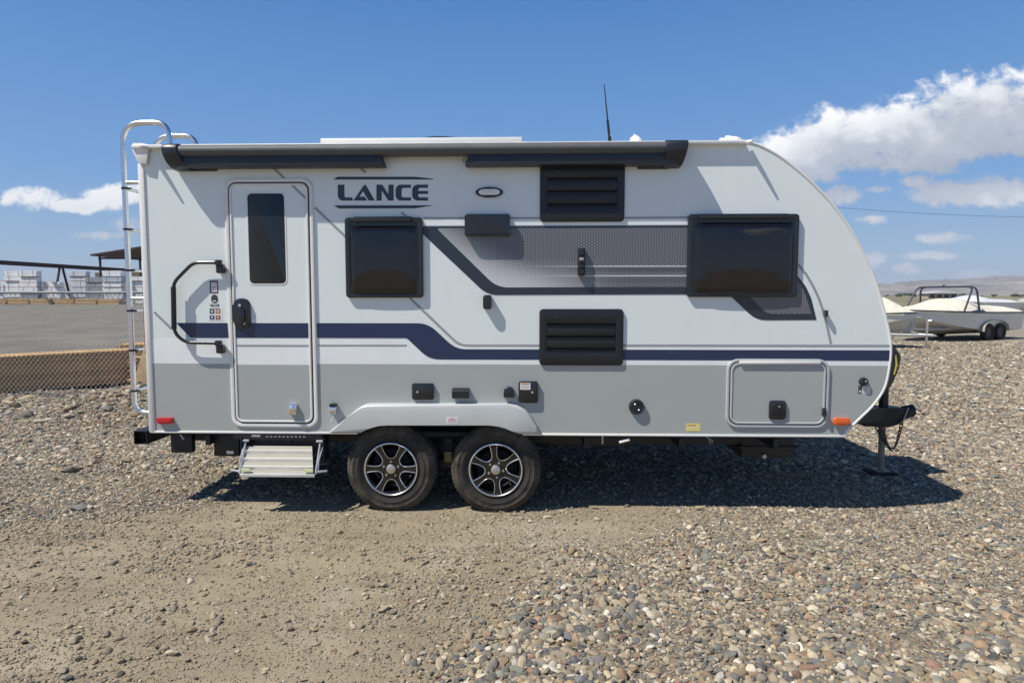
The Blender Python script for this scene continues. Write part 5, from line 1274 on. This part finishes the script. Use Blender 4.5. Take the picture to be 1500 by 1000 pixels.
# ------------------------------------------------------------------ distance
field_m = mat('dry_field', (.20, .17, .10), .95, var=.3, vscale=.02)
bm = B(); bm.faces.new([bm.verts.new(p) for p in ((8, 95, .05), (900, 95, .05), (2600, 2400, .05), (-400, 2400, .05))]); k = obj('field', bm, field_m); k['kind'] = 'structure'
fb = empty('packing_shed', (214, 330, 0)); tag(fb, 'small low tan shed with dark openings across the field', 'shed')
bm = B(); box(bm, 207, 222, 330, 338, 0, 2.6); obj('wall', bm, MATS['tan_cladding'], fb)
bm = B(); plate(bm, [(206, 2.6), (223, 2.6), (223, 2.8), (214.5, 3.6), (206, 2.8)], 329, 339); obj('roof', bm, wraps[3], fb)
for i in range(4):
    bm = B(); xx = 208 + i * 3.6; box(bm, xx, xx + 2.2, 329.7, 330.2, .3, 2.0); obj('opening', bm, dk, fb)
leaf_m = mat('tree_foliage', (.045, .065, .035), .9, var=.4, vscale=.4)
bm = B(); r = random.Random(4)
for i in range(120):
    a = R(r.uniform(20, 52)); d = r.uniform(620, 900); h = r.choice((1.4, 1.8, 2.4, 3.2)) * r.uniform(.7, 1.2); c = Vector((math.sin(a) * d, math.cos(a) * d, 0))
    for q in range(7):
        m_ = Matrix.Translation(c + Vector((r.gauss(0, h * .45), r.gauss(0, h * .3), h * r.uniform(.25, .8)))) @ Matrix.Diagonal((h * r.uniform(.25, .5), h * .4, h * r.uniform(.2, .4), 1)); bmesh.ops.create_icosphere(bm, subdivisions=1, radius=1, matrix=m_)
k = obj('treeline', bm, leaf_m); k['kind'] = 'stuff'
def hill_material():
    M = bpy.data.materials.new('dry_hills'); M.use_nodes = True; t = NT(M.node_tree); b = t.n['Principled BSDF']
    P = t.new('ShaderNodeNewGeometry').outputs['Position']; X, Y, Z = t.sep(P)
    n = t.noise(P, .0021, 7, .62); n2 = t.noise(P, .006, 6, .68)
    c = t.ramp(n, [(.36, (.13, .10, .075)), (.5, (.25, .19, .135)), (.62, (.36, .285, .205))]); c = t.mix(t.m('MULTIPLY', t.ss(n2, .50, .60), .75), c, (.075, .072, .055))
    t.put(b.inputs['Base Color'], c); b.inputs['Roughness'].default_value = .95; return M
az = np.linspace(R(-75), R(75), 420); rd = np.linspace(0, 1, 60)
AZ, RD = np.meshgrid(az, rd); D_ = 5200 + RD * 5200
XX, YY = np.sin(AZ) * D_, np.cos(AZ) * D_
rid = 1 - np.abs(2 * fbm(XX / 800 + 3, YY / 900 + 8, 5) - 1); det = fbm(XX / 420, YY / 420, 5)
env = sstep(RD, 0, .75)
topz = 150 + 95 * sstep(np.degrees(AZ), 26, 44) + 60 * (fbm(AZ * 5 + 9, AZ * 0 + 2, 3) - .5)
ZZ = env * topz * (.22 + .75 * rid + .45 * (det - .5)) + 70 * (det - .5) * env - 2
vv = np.stack([XX.ravel(), YY.ravel(), ZZ.ravel()], 1); n_a, n_r = len(az), len(rd)
ff = [(j * n_a + i, j * n_a + i + 1, (j + 1) * n_a + i + 1, (j + 1) * n_a + i) for j in range(n_r - 1) for i in range(n_a - 1)]
me = bpy.data.meshes.new('hills'); me.from_pydata(vv.tolist(), [], ff); me.update(); me.materials.append(hill_material())
for p in me.polygons: p.use_smooth = True
hl = bpy.data.objects.new('hills', me); col.objects.link(hl); hl['kind'] = 'structure'
# power line: two poles (one behind the trailer, one beyond the picture) and the slack wire between them
def C_(px, py, d):
    v = ray(px, py); return CAM + v * (d / v.y)
a = C_(1150, 297, 58); b = C_(1640, 318, 62)
pole_m = mat('weathered_pole', (.14, .11, .08), .9, var=.3)
pl_ = empty('power_line', (a.x, a.y, 0)); tag(pl_, 'single dark power line wire strung across the sky behind the trailer', 'power line')
for p in (a, b):
    bm = B(); tube(bm, [(p.x, p.y + .2, 0), (p.x, p.y + .2, p.z + .25)], [.16, .11], 10); obj('pole', bm, pole_m, pl_)
    bm = B(); tube(bm, [(p.x, p.y + .12, p.z - .02), (p.x, p.y, p.z - .02)], .04, 8); obj('insulator', bm, dk, pl_)
bm = B(); tube(bm, [a.lerp(b, i / 24) + Vector((0, 0, -.45 * 4 * (i / 24) * (1 - i / 24) + .0)) for i in range(25)], .014, 5); obj('wire', bm, dk, pl_)

# ------------------------------------------------------------------ the air
def haze():
    bm = B(); box(bm, -19000, 19000, -19000, 19000, -3.0, 420.0)
    M = bpy.data.materials.new('summer_haze'); M.use_nodes = True; t = NT(M.node_tree); t.n.clear()
    v = t.new('ShaderNodeVolumePrincipled'); v.inputs['Color'].default_value = (.76, .86, 1.0, 1); v.inputs['Density'].default_value = 9.0e-5
    out = t.new('ShaderNodeOutputMaterial'); t.l.new(v.outputs[0], out.inputs['Volume'])
    o = obj('haze', bm, M); o['kind'] = 'stuff'; return o
haze()
